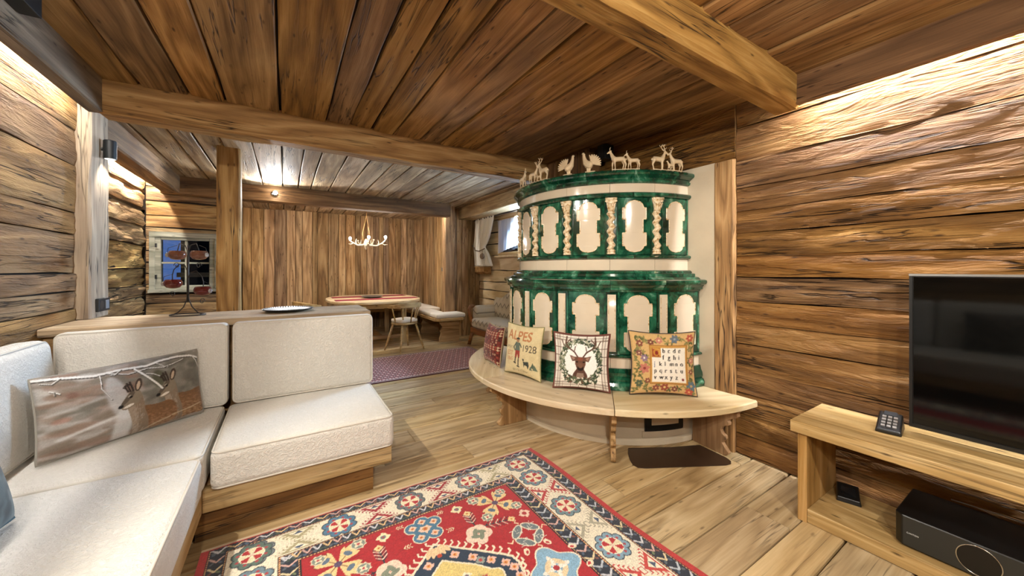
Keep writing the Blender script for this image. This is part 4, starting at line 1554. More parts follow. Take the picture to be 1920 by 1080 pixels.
c = Canvas(.45, .45, .01, '#5a534b'); rg = np.random.default_rng(10)
for k in range(200): c.ell(rg.random() * .45, rg.random() * .45, .03, .02, ['#413b35', '#6f675d', '#857b6f'][int(rg.integers(0, 3))], rg.random() * 3, .5)
pillow('brown_cushion', 'dark brown cushion leaning further along the left sofa wing', .45, .42, .14, c, stand((-.81, .25, .473), (-.81, .70, .473), .25), pipe=M_grey, back=M_grey, n=60)

# ------------------------------------------------------------------ patterned carpet
RW, RLn = 1.855, 2.7
RX1, RY1 = 1.525, 2.175
RED, NAVY, CRM, GOLD, BLUE, GREYB, INK = '#a8222b', '#232a38', '#e6ddc6', '#dcb56c', '#6c97b0', '#6d7b80', '#241d1f'


class Rug(Canvas):
    """drawn from the far right corner: d along x to the left, e along y towards the viewer; mirrored about both axes"""
    def T(s, d, e): return (RW - d, RLn - e)


c = Rug(RW, RLn, .0036, RED)


def rT(d, e): return (RW - d, RLn - e)
def rpoly(pts, col, al=1.0, mir=True):
    c.poly([rT(*p) for p in pts], col, al)
    if mir:
        c.poly([rT(RW - p[0], p[1]) for p in pts], col, al)
def rell(d, e, r1, r2, col, rot=0.0, mir=True):
    c.ell(*rT(d, e), r1, r2, col, -rot)
    if mir: c.ell(*rT(RW - d, e), r1, r2, col, rot)
def rline(pts, w, col, mir=True):
    c.line([rT(*p) for p in pts], w, col)
    if mir: c.line([rT(RW - p[0], p[1]) for p in pts], w, col)


# field shading of the hand-dyed wool
rg = np.random.default_rng(11)
for k in range(900):
    x, y = rg.random() * RW, rg.random() * RLn
    c.line([(x, y), (x + .05 + .07 * rg.random(), y + .008 * (rg.random() - .5))], .006, ['#9a1c26', '#b52a30', '#a01f29', '#bb3a38'][int(rg.integers(0, 4))], .6)


def band_right(d0, d1, col):
    c.rect(RW - d1, RW - d0, 0, RLn, col); c.rect(d0, d1, 0, RLn, col)
def band_far(e0, e1, d0, col):
    c.rect(d0, RW - d0, RLn - e1, RLn - e0, col); c.rect(d0, RW - d0, e0, e1, col)


# nested frames: (right inset, far inset, colour)
frames = [(0, 0, '#b5302f'), (.030, .004, INK), (.034, .008, '#d9b27a'), (.038, .010, NAVY), (.098, .052, '#d9b27a'), (.102, .056, INK), (.106, .06, CRM), (.302, .216, INK), (.306, .220, '#d9b27a'), (.31, .224, NAVY), (.380, .280, '#d9b27a'), (.385, .285, INK), (.39, .29, RED)]
for d, e, col in frames[:-1]:
    c.rect(d, RW - d, e, RLn - e, col)
d, e, _ = frames[-1]
c.rect(d, RW - d, e, RLn - e, RED)
for k in range(700):
    x, y = .39 + rg.random() * (RW - .86), .29 + rg.random() * (RLn - .6)
    c.line([(x, y), (x + .03 + .05 * rg.random(), y + .006 * (rg.random() - .5))], .006, ['#9a1c26', '#b52a30', '#8f1a24', '#b8352f'][int(rg.integers(0, 4))], .55)


def guard(d0, d1, e0, e1):
    """zigzag guard stripe between two frames"""
    m = (d0 + d1) / 2
    n = int(RLn / .062)
    for i in range(n):
        a = e0 + i * (RLn - 2 * e0) / n; st = (RLn - 2 * e0) / n
        for s in (0, 1):
            A = [(d0 + .006, a), (m, a + st * .5), (d1 - .006, a), ]
            col = ['#c9cbd0', '#cfa9a0', '#d9c9a0', '#b9c0c8'][i % 4]
            rline([(A[0][0], a + .004), (m, a + st * .52), (A[2][0], a + .004)], .009, col)
            break
        rell(d0 + (d1 - d0) * .25, a + st * .62, .010, .006, ['#4a5d72', '#59636c', '#7d5048'][i % 3], .8)
        rell(d0 + (d1 - d0) * .75, a + st * .62, .010, .006, ['#59636c', '#4a5d72', '#6b7a5a'][i % 3], -.8)
    m = (e0 + e1) / 2
    n = int(RW / .062)
    for i in range(n):
        a = d0 + i * (RW - 2 * d0) / n; st = (RW - 2 * d0) / n
        col = ['#d9b989', '#c9cbd0', '#cfa9a0'][i % 3]
        h = e1 - e0
        for yy in (0, 1):
            E0 = e0 if yy == 0 else RLn - e1
            pts = [(a + .004, E0 + h * .12), (a + st * .5, E0 + h * .62), (a + st - .004, E0 + h * .12)]
            c.line([rT(*p) for p in pts], .008, col)
            c.ell(*rT(a + st * .22, E0 + h * .72), .011, .006, ['#59636c', '#3f4f45', '#7d5048'][i % 3], .8)
            c.ell(*rT(a + st * .78, E0 + h * .72), .011, .006, ['#3f4f45', '#59636c', '#4a5d72'][i % 3], -.8)


guard(.038, .098, .010, .052)
guard(.31, .38, .224, .28)
# dotted guard lines
for (d, e) in ((.036, .009), (.100, .054), (.308, .222), (.3825, .2825)):
    for i in range(int(RLn / .014)):
        y = i * .014
        if e < y < RLn - e:
            c.rect(RW - d - .002, RW - d + .002, RLn - y, RLn - y + .006, '#7d2426'); c.rect(d - .002, d + .002, RLn - y, RLn - y + .006, '#7d2426')
    for i in range(int(RW / .014)):
        x = i * .014
        if d < x < RW - d:
            c.rect(x, x + .006, RLn - e - .002, RLn - e + .002, '#7d2426')


def rosette(d, e, r=.082, ring_=GREYB, core='#efe6cc', mir=True):
    for q in range(8):
        a = q * PI / 4 + PI / 8
        rell(d + r * .72 * math.cos(a), e + r * .72 * math.sin(a), r * .34, r * .34, '#39434a', 0, mir)
    for q in range(8):
        a = q * PI / 4 + PI / 8
        rell(d + r * .72 * math.cos(a), e + r * .72 * math.sin(a), r * .28, r * .28, ring_, 0, mir)
        rell(d + r * .72 * math.cos(a), e + r * .72 * math.sin(a), r * .09, r * .09, '#a8444a', 0, mir)
    rell(d, e, r * .62, r * .62, core, 0, mir)
    for q in range(4):
        rell(d + r * .36 * math.cos(q * PI / 2), e + r * .36 * math.sin(q * PI / 2), r * .24, r * .2, '#e8dcb8', q * PI / 2, mir)
    for q in range(2):
        a = PI / 4 + q * PI / 2
        for s in (-1, 1):
            rpoly([(d + s * r * .08 * math.cos(a), e + s * r * .08 * math.sin(a)),
                   (d + s * r * .5 * math.cos(a) - r * .21 * math.sin(a), e + s * r * .5 * math.sin(a) + r * .21 * math.cos(a)),
                   (d + s * r * .62 * math.cos(a), e + s * r * .62 * math.sin(a)),
                   (d + s * r * .5 * math.cos(a) + r * .21 * math.sin(a), e + s * r * .5 * math.sin(a) - r * .21 * math.cos(a))], '#b02c33', 1.0, mir)
    rell(d, e, r * .1, r * .1, '#e3c7b0', 0, mir)


def hooktri(d, e, along, col):
    """pair of hooked triangles filling the border between two rosettes"""
    for s in (-1, 1):
        if along == 'e':
            A = [(d + s * .092, e - .07), (d + s * .092, e + .07), (d + s * .012, e)]
            B = [(d + s * .084, e - .042), (d + s * .084, e + .042), (d + s * .038, e)]
        else:
            A = [(d - .075, e + s * .072), (d + .075, e + s * .072), (d, e + s * .008)]
            B = [(d - .045, e + s * .066), (d + .045, e + s * .066), (d, e + s * .028)]
        rpoly(A, col); rpoly(B, '#e8dfc8'); rpoly([(p[0] * .5 + q[0] * .5, p[1] * .5 + q[1] * .5) for p, q in zip(B, B[1:] + B[:1])], '#46566e')
        for k in range(6):
            t = k / 5
            for (P0, P1) in ((A[0], A[2]), (A[1], A[2])):
                x, y = P0[0] * (1 - t) + P1[0] * t, P0[1] * (1 - t) + P1[1] * t
                if along == 'e':
                    g = -1 if P0 is A[0] else 1
                    rline([(x, y), (x, y + g * .018), (x - s * .012, y + g * .018)], .0045, col)
                else:
                    g = -1 if P0 is A[0] else 1
                    rline([(x, y), (x + g * .018, y), (x + g * .018, y - s * .010)], .0045, col)


for k, e in enumerate((.138, .318, .634, .975, 1.31, 1.65, 1.99, 2.33)):
    rosette(.206, e, .084, ['#7d878a', '#6f8894', '#6f8a92', '#7f9fb2'][k % 4])
for k, d in enumerate((.565, .9275)):
    rosette(d, .138, .080, ['#8a9496', '#667074'][k % 2])
rosette(1.29, .138, .080, '#4f7a98', mir=False); rosette(1.655, .138, .080, '#5b7268', mir=False)
for k, e in enumerate((.475, .805, 1.145, 1.48, 1.82)):
    hooktri(.206, e, 'e', ['#b23a3c', '#a9a48f', '#c0453f', '#a9a48f'][k % 4])
hooktri(.385, .138, 'd', '#a9a07c'); hooktri(.746, .138, 'd', '#9c2a34')
hooktri(1.47 - .0, .138, 'd', '#cf9a4a') if False else None


def starlet(d, e, r, col, mid='#6b7a80', mir=True):
    for q in range(4):
        a = q * PI / 2
        for sgn in (0, .6):
            rell(d + r * .6 * math.cos(a + sgn), e + r * .6 * math.sin(a + sgn), r * .42, r * .22, col, a + sgn, mir)
    rell(d, e, r * .38, r * .38, mid, 0, mir); rell(d, e, r * .15, r * .15, '#b03a3c', 0, mir)


def octo(d, e, r, mir=True):
    pts = [(d + r * (1 if q % 2 else .78) * math.cos(q * PI / 8), e + r * (1 if q % 2 else .78) * math.sin(q * PI / 8)) for q in range(16)]
    rpoly(pts, '#d9cfb4', 1, mir)
    rell(d, e, r * .72, r * .72, '#7e8a80', 0, mir)
    for a in (.78, 2.36):
        rell(d, e, r * .6, r * .2, '#e6dcc0', a, mir)
    rell(d, e, r * .18, r * .18, '#b8404a', 0, mir)


def bigflower(d, e, r, col):
    for q in range(4):
        a = PI / 4 + q * PI / 2
        for w in (-.42, -.2, 0, .2, .42):
            l = r * (1.05 - abs(w) * .5)
            rpoly([(d, e), (d + l * .8 * math.cos(a + w - .13), e + l * .8 * math.sin(a + w - .13)), (d + l * math.cos(a + w), e + l * math.sin(a + w)), (d + l * .8 * math.cos(a + w + .13), e + l * .8 * math.sin(a + w + .13))], col)
        rell(d + r * .52 * math.cos(a), e + r * .52 * math.sin(a), r * .17, r * .11, '#5d7186', a)
        rline([(d, e), (d + r * .38 * math.cos(a), e + r * .38 * math.sin(a))], .004, '#8a6a4a')
    rell(d, e, r * .14, r * .14, '#5a4a66')


bigflower(.529, .405, .128, '#2a2226'); bigflower(.529, .405, .124, '#e6c890')
octo(.455, .335, .034); octo(.44, .486, .036); octo(.625, .325, .040); octo(.62, .488, .036)
starlet(.735, .345, .034, '#e6dcb4'); starlet(.438, .565, .034, '#e3c4b0', '#a8323a')
# vase with two feathered sprays
for (a, b_) in (((.705, .515), (.70, .405)), ((.69, .53), (.52, .566))):
    dx, dy = b_[0] - a[0], b_[1] - a[1]
    L = math.hypot(dx, dy); ux, uy = dx / L, dy / L
    rline([a, b_], .007, '#27303a')
    for k in range(7):
        t = .2 + .1 * k
        for s in (-1, 1):
            x, y = a[0] + dx * t, a[1] + dy * t
            rline([(x, y), (x + ux * .022 - s * uy * .026, y + uy * .022 + s * ux * .026)], .004, ['#27303a', '#d9d2bd'][k % 2])
    starlet(b_[0], b_[1], .022, '#e8cf9a', '#d9b36a')
for q in range(5):
    a = q * 2 * PI / 5 + .3
    rell(.715 + .036 * math.cos(a), .572 + .036 * math.sin(a), .036, .030, '#e6cdb8', a)
for a in (.5, 2.1, 3.7, 5.2):
    rell(.715 + .02 * math.cos(a), .572 + .02 * math.sin(a), .026, .012, '#7d8674', a)
# blue cluster on the axis
for dx, dy, rr in ((0, 0, .058), (.055, -.03, .036), (-.055, -.03, .036), (.035, .05, .036), (-.035, .05, .036), (0, -.055, .036)):
    rell(.9275 + dx, .395 + dy, rr + .005, rr + .005, '#e6dcc0', 0, False)
for dx, dy, rr in ((0, 0, .058), (.055, -.03, .036), (-.055, -.03, .036), (.035, .05, .036), (-.035, .05, .036), (0, -.055, .036)):
    rell(.9275 + dx, .395 + dy, rr, rr, '#4a7590', 0, False); starlet(.9275 + dx, .395 + dy, rr * .6, '#e3c4ae', '#c8863f', False)
for s in (-1, 1):
    for e_ in (.32, .47):
        for k in range(3):
            rline([(.9275 + s * (.09 + .012 * k), e_ - .012), (.9275 + s * (.10 + .012 * k), e_), (.9275 + s * (.09 + .012 * k), e_ + .012)], .004, '#e0d4ae', False)
# grey four petal leaf flower
for q in range(4):
    a = PI / 4 + q * PI / 2
    rell(.508 + .055 * math.cos(a), .70 + .055 * math.sin(a), .052, .024, '#e3dcc6', a); rell(.508 + .055 * math.cos(a), .70 + .055 * math.sin(a), .045, .018, '#6f7c80', a)
    for k in range(4):
        t = .025 + .018 * k
        for s in (-1, 1):
            x, y = .508 + t * math.cos(a), .70 + t * math.sin(a)
            rline([(x, y), (x + .018 * math.cos(a + s * .8), y + .018 * math.sin(a + s * .8))], .003, '#d5d3c8')
    a += PI / 4
    rline([(.508 + .085 * math.cos(a), .70 + .085 * math.sin(a)), (.508 + .10 * math.cos(a + .15), .70 + .10 * math.sin(a + .15)), (.508 + .115 * math.cos(a), .70 + .115 * math.sin(a))], .006, '#e8c9a8')
# pale blue lobed flower
bl = [(.517 + (.105 + .02 * math.cos(4 * t)) * math.cos(t), .935 + (.105 + .02 * math.cos(4 * t)) * math.sin(t)) for t in np.linspace(0, 2 * PI, 48, endpoint=False)]
rpoly([(.517 + (p[0] - .517) * 1.07, .935 + (p[1] - .935) * 1.07) for p in bl], '#eadfca'); rpoly(bl, '#86aec8')
for q in range(8):
    a = q * PI / 4
    rell(.517 + .038 * math.cos(a), .935 + .038 * math.sin(a), .034, .013, ['#ece6da', '#e6cfa8'][q % 2], a)
rell(.517, .935, .014, .014, '#a8323a')
for q in range(8):
    a = q * PI / 4 + PI / 8
    rell(.517 + .155 * math.cos(a), .935 + .155 * math.sin(a), .022, .014, '#eed9bd', a); rell(.517 + .152 * math.cos(a), .935 + .152 * math.sin(a), .010, .007, '#b8303a', a)
# central medallion: stepped diamond with hooks
def dia(k, col):
    o = [(.9275, .512 + k * 1.35), (.80 + k * .1, .623 + k * 1.2), (.672 + k, .738 + k * .55), (.640 + k, .775 + k * .3), (.632 + k, .82), (.645 + k, .88), (.66 + k, .93), (.64 + k, 1.35), (.66 + k, 1.77), (.632 + k, 1.88), (.672 + k, 1.962 - k * .55), (.80 + k * .1, 2.077 - k * 1.2), (.9275, 2.188 - k * 1.35)]
    o2 = o + [(RW - p[0], p[1]) for p in o[::-1]]
    c.poly([rT(*p) for p in o2], col)
    return o
o = dia(0, '#e9dcc2')
for i in range(len(o) - 1):
    nh = max(1, int(round(math.dist(o[i], o[i + 1]) / .036)))
    for k in range(nh):
        t = (k + .5) / nh
        x, y = o[i][0] * (1 - t) + o[i + 1][0] * t, o[i][1] * (1 - t) + o[i + 1][1] * t
        rline([(x, y), (x - .020, y - .014), (x - .018, y - .028)], .009, '#e9dcc2')
dia(.012, '#27384c')
dia(.085, '#e9dcc2'); dia(.093, '#d8c27c')
for i, (a, b_) in enumerate(zip(o[:-1], o[1:])):
    nh = max(1, int(round(math.dist(a, b_) / .07)))
    for k in range(nh):
        t = (k + .5) / nh
        x, y = a[0] * (1 - t) + b_[0] * t, a[1] * (1 - t) + b_[1] * t
        starlet(x + .034, y + .034 * (1 if y < 1.3 else -1), .025, '#e3b8a8', '#d99a4a')
for dx in (-.03, -.015, 0, .015, .03):                 # palmette in the point of the medallion
    rell(.9275 + dx * 1.3, .575 - abs(dx) * .3, .012, .032, '#e3c49a', dx * 18, False)
rell(.9275, .60, .012, .012, '#b0442c', 0, False)
for k in range(26):
    starlet(.78 + .14 * ((k * 7) % 11) / 11, .72 + k * .045, .024, ['#8f9a94', '#e9e0c4', '#b9a86a', '#7f8d96'][k % 4], ['#b0504a', '#5d6f80'][k % 2])
rpoly([(.85, .80), (.87, .76), (.89, .80), (.87, .84)], '#5d6f80')
for yy in (.85, 1.1, 1.35, 1.6, 1.85):
    bigflower(.84, yy, .07, '#b8504a')
c.noise(.22, 21)
# knots of the pile
rugt = thing('patterned_rug', 'red and cream medallion rug with rosette border on the plank floor', 'rug', (.6, .8, 0))
nx, ny = c.nx, c.ny
Xg, Yg = np.meshgrid(c.x, c.y)
Zg = .011 + .0006 * np.sin(Xg * 31) * np.sin(Yg * 23)
wave = .012 * np.sin((RLn - Yg) * 5.2) * np.clip((Xg - 1.4) / .455, 0, 1) ** 2
Pg = np.stack([RX1 - RW + Xg + wave, RY1 - RLn + Yg, Zg], -1)
me = grid_mesh('pile', Pg, c.sample(Xg, Yg))
me.materials.append(M_rug)
po = D.objects.new('pile', me); COL.objects.link(po); attach(po, rugt)
ols = [(RX1 - RW, RY1 - RLn), (RX1, RY1 - RLn)] + [(RX1 + .012 * math.sin((RLn - t) * 5.2), RY1 - RLn + t) for t in np.linspace(.05, RLn - .05, 30)] + [(RX1, RY1), (RX1 - RW, RY1)]
MB().prism(ols, .0015, .0098).build('backing', plain('rug_backing', '#8e2a2c', .95), rugt)
MB().box(RX1 - RW, RX1, RY1, RY1 + .022, .0015, .007).build('kilim_end', plain('rug_end_weave', '#cdb99c', .95, bump=.5, bscale=300), rugt)

# runner by the dining area
c = Canvas(2.5, 1.25, .006, '#65181b')
rg = np.random.default_rng(12)
for j in range(15):
    for i in range(32):
        x, y = .10 + i * .074 + (.037 if j % 2 else 0), .09 + j * .077
        c.poly([(x - .03, y), (x, y + .028), (x + .03, y), (x, y - .028)], '#9c2c2a'); c.ell(x, y, .016, .012, '#dccbbd'); c.ell(x + .037, y, .009, .014, '#cbb6aa')
for (k, col) in ((0, '#5c1d28'), (.03, '#b79f94'), (.04, '#34141c'), (.07, '#a78b86')):
    for a, b_ in (((k, k), (2.5 - k, k)), ((k, 1.25 - k), (2.5 - k, 1.25 - k)), ((k, k), (k, 1.25 - k)), ((2.5 - k, k), (2.5 - k, 1.25 - k))):
        c.line([a, b_], .014, col)
for i in range(62):
    for y in (.055, 1.195): c.ell(.03 + i * .04, y, .012, .009, '#b79f94')
c.noise(.3, 5)
run = thing('dark_runner', 'dark wine red rug with small pale repeat motif before the dining area', 'rug', (1.4, 5.0, 0))
Xg, Yg = np.meshgrid(c.x, c.y)
me = grid_mesh('pile', np.stack([.15 + Xg, 4.36 + Yg, np.full_like(Xg, .010)], -1), c.sample(Xg, Yg))
me.materials.append(M_rug)
po = D.objects.new('pile', me); COL.objects.link(po); attach(po, run)
MB().box(.15, 2.65, 4.36, 5.61, .0015, .0092).build('backing', plain('runner_backing', '#4a1a24', .95), run)

# ------------------------------------------------------------------ television side
tb = thing('television_bench', 'low open oak bench below the television', 'bench', (2.5, -.1, 0))
beam('top_board', 2.28, 2.715, -1.05, .845, .46, .52, 'y', M_oak, tb, cham=.003, wob=.0005, segs=10)
beam('side_panel', 2.30, 2.71, .78, .82, 0, .458, 'z', M_brown, tb, cham=.002, wob=0)
beam('side_panel', 2.30, 2.71, -1.03, -.99, 0, .458, 'z', M_brown, tb, cham=.002, wob=0)
beam('lower_shelf', 2.302, 2.71, -.988, .778, .002, .072, 'y', M_oak, tb, cham=.003, wob=.0005, segs=10)

tv = thing('television', 'flat black television standing on the oak bench', 'television', (2.6, -.15, .52))
M_screen = plain('dark_screen', '#040505', .06, spec=.35)
MB().box(2.585, 2.625, -.86, .465, .555, 1.297).build('screen_case', M_black, tv, bevel=.004)
MB().box(2.5825, 2.5848, -.85, .452, .575, 1.283).build('screen', M_screen, tv)
b = MB().box(2.579, 2.584, -.862, .467, 1.288, 1.298).build('top_trim', plain('steel_trim', '#a8aaa8', .3, metal=.9), tv)
MB().box(2.579, 2.584, .455, .466, .556, 1.287).box(2.579, 2.584, -.861, -.85, .556, 1.287).box(2.579, 2.584, -.85, .455, .556, .572).build('bezel', M_black, tv)
MB().box(2.595, 2.615, -.30, -.10, .53, .60).build('stand_neck', M_black, tv)
MB().box(2.50, 2.70, -.45, .05, .521, .531).build('stand_foot', M_black, tv, bevel=.004)

su = thing('subwoofer', 'long black speaker box with round port on the lower shelf', 'speaker', (2.52, .1, .072))
ol = [(2.36, .45), (2.385, .474), (2.69, .474), (2.69, -.40), (2.385, -.40), (2.36, -.376)]
MB().prism(ol, .078, .215).build('speaker_case', plain('satin_black', '#0d0e0e', .3), su, bevel=.006)
MB().box(2.3585, 2.3605, -.37, .445, .084, .209).build('front_panel', plain('charcoal_front', '#242522', .45), su)
for yy in (-.3, .35):
    MB().lathe([(.02, 0), (.02, .0055)], (2.52, yy, .0725), 16).build('foot', M_black, su)
b = MB(); b.tube([(2.358, .235 + .058 * math.cos(a), .147 + .058 * math.sin(a)) for a in np.linspace(0, 2 * PI, 40, endpoint=False)], .0022, 8, closed=True)
b.build('port_ring', plain('chrome_ring', '#c8c8c4', .2, metal=1), su, smooth=True)
q = MB().lathe([(.055, 0), (.0565, .001)], n=32).xf(frame((2.3578, .235, .147), (0, 1, 0), (0, 0, 1), (1, 0, 0)))
q.build('port_opening', plain('port_black', '#030303', .4), su)


def lettering(name, txt, size, M, mat, parent, ext=.0008):
    cu = D.curves.new('t', 'FONT'); cu.body = txt; cu.size = size; cu.extrude = ext
    o = D.objects.new('t', cu); COL.objects.link(o)
    me = D.meshes.new_from_object(o)
    D.objects.remove(o); D.curves.remove(cu)
    return link(name, me, mat, parent, M)


lettering('maker_name', 'CANTON', .0085, frame((2.357, .434, .140), (0, -1, 0), (0, 0, 1), (-1, 0, 0)), plain('silver_print', '#c4c4c0', .4), su)
cable = MB().tube([(2.697, .35, .22), (2.697, .2, .228), (2.697, 0, .222), (2.697, -.3, .225)], .003, 6)
tag(cable.build('cable', plain('grey_cable', '#8a8a86', .5), smooth=True), 'thin grey cable running behind the black speaker box', 'cable')

ph = thing('cordless_phone', 'black cordless telephone on the bench beside the television', 'telephone', (2.54, .525, .52))
Mp = frame((2.54, .525, .521), (1.2 * math.cos(.12), 1.2 * math.sin(.12), 0), (-1.05 * math.sin(.12), 1.05 * math.cos(.12), 0), (0, 0, 1.05))
b = MB(); b.add([(-.055, -.045, 0), (.06, -.045, 0), (.06, .045, 0), (-.055, .045, 0), (-.055, -.04, .018), (.055, -.04, .07), (.055, .04, .07), (-.055, .04, .018)], [(3, 2, 1, 0), (4, 5, 6, 7), (0, 1, 5, 4), (1, 2, 6, 5), (2, 3, 7, 6), (3, 0, 4, 7)])
b.build('phone_body', M_black, ph, Mp, bevel=.005)
M_key = plain('silver_key', '#8a8682', .4)
sl = math.atan2(.052, .11)
for i in range(4):
    for j in range(3):
        Mk = Mp @ Matrix.Translation((-.034 + i * .018, (j - 1) * .019, .030 + i * .018 * math.tan(sl))) @ Matrix.Rotation(-sl, 4, 'Y')
        MB().box(-.005, .005, -.0065, .0065, -.003, .003).build('key', M_key, ph, Mk)
MB().box(-.012, .012, -.022, .022, -.002, .0025).build('display', plain('phone_display', '#3b3f44', .2), ph, Mp @ Matrix.Translation((.043, 0, .0655)) @ Matrix.Rotation(-sl, 4, 'Y'))
rt = thing('router_box', 'small black device in the corner of the lower shelf', 'device', (2.56, .69, .073))
Mr = frame((2.61, .70, .0725), (math.cos(.3), math.sin(.3), 0), (-math.sin(.3), math.cos(.3), 0), (0, 0, 1))
b = MB(); b.add([(-.075, -.05, 0), (.07, -.05, 0), (.07, .05, 0), (-.075, .05, 0), (-.07, -.045, .025), (.065, -.045, .045), (.065, .045, .045), (-.07, .045, .025)], [(3, 2, 1, 0), (4, 5, 6, 7), (0, 1, 5, 4), (1, 2, 6, 5), (2, 3, 7, 6), (3, 0, 4, 7)])
b.build('device_body', M_black, rt, Mr, bevel=.004)
MB().box(-.045, .03, -.03, .03, .0, .0015).build('gloss_panel', plain('gloss_black', '#16181a', .05), rt, Mr @ Matrix.Translation((0, 0, .036)) @ Matrix.Rotation(-.147, 4, 'Y'))

# ------------------------------------------------------------------ on the ledge
cs = thing('candle_stand', 'wrought iron scroll stand with red glass candle bowls on the ledge', 'candle holder', (-.59, 3.42, .99))
C0 = Vector((-.59, 3.42, .992))
Ms = Matrix.Translation(C0) @ Matrix.Rotation(-.55, 4, 'Z')
MB().tube([(.105 * math.cos(a), .085 * math.sin(a), .005) for a in np.linspace(0, 2 * PI, 32, endpoint=False)], .004, 6, closed=True).build('base_ring', M_iron, cs, Ms, smooth=True)
b = MB()
for s in (-1, 1):
    b.tube([(s * .10, 0, .006), (s * .07, 0, .02), (s * .03, 0, .06), (s * .008, 0, .11), (0, 0, .16)], .004, 6)
b.build('base_scroll', M_iron, cs, Ms, smooth=True)
MB().tube([(0, 0, .10), (0, 0, .50)], .007, 8).build('stem', M_iron, cs, Ms, smooth=True)
M_redg = plain('red_glass', '#6d2520', .05, trans=.45, spec=.7)
M_clear = plain('clear_crystal', '#dfe4e8', .05, trans=.8)
for (tipx, tipz, s) in ((-.105, .225, -1), (.105, .175, 1), (-.075, .43, -1), (.08, .43, 1)):
    zt = min(.50, tipz + .13)
    pts = [(0, 0, zt - .05), (s * .02, 0, zt), (s * .06, 0, zt + .012), (tipx * .95, 0, zt - .03), (tipx * 1.05, 0, zt - .07), (tipx, 0, tipz - .035)]
    MB().tube(pts, .0032, 6).build('scroll_arm', M_iron, cs, Ms, smooth=True)
    sp_ = [(tipx + s * (.03 - .022 * i / 14) * math.cos(i * .5) * .7, -.004, tipz - .075 + (.03 - .022 * i / 14) * math.sin(i * .5) * .8) for i in range(15)]
    MB().tube(sp_, .0025, 5).build('curl', M_iron, cs, Ms, smooth=True)
    prof = [(.014, -.034), (.036, -.027), (.05, -.010), (.052, .008), (.045, .026), (.040, .030), (.037, .026), (.045, .008), (.043, -.008), (.030, -.022), (.006, -.028)]
    MB().lathe(prof, (tipx, 0, tipz), 20).build('glass_bowl', M_redg if tipz < .3 else plain('amber_glass', '#9a6a55', .05, trans=.6), cs, Ms, smooth=True)
    MB().sphere((tipx + s * .062, -.01, tipz - .0), .012, 8, 6, sz=1.4).build('crystal_drop', M_clear, cs, Ms, smooth=True)
    MB().tube([(tipx + s * .062, -.01, tipz + .016), (tipx + s * .055, -.01, tipz + .05), (tipx, 0, tipz + .07)], .0016, 5).build('drop_wire', M_iron, cs, Ms, smooth=True)

pt_ = thing('dark_plate', 'flat black plate with ribbed rim on the ledge', 'plate', (.02, 3.36, .99))
prof = [(.02, 0), (.10, 0), (.14, .006), (.175, .02), (.178, .022), (.172, .0235), (.135, .011), (.10, .006), (.0005, .006)]
MB().lathe(prof, (.02, 3.36, .9915), 48).build('plate_body', plain('dark_pewter', '#34383c', .3, metal=.6), pt_, smooth=True)
b = MB()
for k in range(56):
    a = 2 * PI * k / 56
    b.sphere((.02 + .163 * math.cos(a), 3.36 + .163 * math.sin(a), .9915 + .0185), .006, 6, 4)
b.build('beaded_rim', plain('pewter_bead', '#5b6065', .3, metal=.7), pt_, smooth=True)

# socket on the grey post
so = thing('wall_socket', 'black double socket low on the grey post', 'socket', (-1.086, 3.66, 1.06))
MB().box(-1.089, -1.07, 3.565, 3.745, 1.03, 1.12).build('socket_plate', M_blackm, so, bevel=.004)
q = MB().lathe([(.03, 0), (.028, -.004), (.020, -.004)], n=20).xf(frame((-1.0695, 3.61, 1.075), (0, 1, 0), (0, 0, 1), (1, 0, 0)))
q.build('socket_insert', plain('socket_grey', '#26282a', .4), so)
MB().box(-1.0705, -1.067, 3.67, 3.72, 1.045, 1.105).build('switch_plate', plain('switch_grey', '#7b8087', .4), so)
so2 = thing('light_switch', 'small dark switch on the upright boards near the dining post', 'switch', (2.74, 6.75, 1.3))
MB().box(2.755, 2.775, 7.0, 7.16, 1.28, 1.36).build('switch_plate', plain('switch_steel', '#3a444e', .4), so2, bevel=.004)
MB().box(2.748, 2.756, 7.03, 7.07, 1.30, 1.34).build('switch_key', plain('switch_blue', '#6b7f90', .4), so2)


# ------------------------------------------------------------------ spot lamps
def spot_lamp(label, loc, aim, power, parentless=True, size=2.4, r=.035, rad=.045, blend=.6, col=NEUT, wall=(-1, 0, 0), length=.12):
    t = thing('spot_lamp', label, 'lamp', loc, group=None)
    d = (Vector(aim) - Vector(loc)).normalized()
    a = Vector((0, 0, -1))
    L = Vector(loc)
    F = Matrix.Translation(L)
    MB().lathe([(rad, 0), (rad, length), (rad * .9, length + .005)], (0, 0, 0), 24).build('lamp_housing', M_blackm, t, F, auto=.5)
    MB().lathe([(rad * .98, -.004), (rad * .98, .0)], (0, 0, -.001), 24).build('lamp_collar', M_black, t, F)
    MB().lathe([(rad * .8, -.006), (rad * .8, -.0045)], (0, 0, 0), 24).build('lamp_lens', glow('lens_glow', (1, .95, .88), 1.2), t, F)
    w = Vector(wall)
    p0, p1 = L + Vector((0, 0, length * .5)), L + w * (rad + .01) + Vector((0, 0, length * .5))
    MB().tube([p0, p1], .012, 8).build('lamp_arm', M_blackm, t)
    lamp('spot_light', 'SPOT', tuple(L + Vector((0, 0, -.02))), power, col, t, aim, spot_size=size, spot_blend=blend, shadow_soft_size=r)
    return t


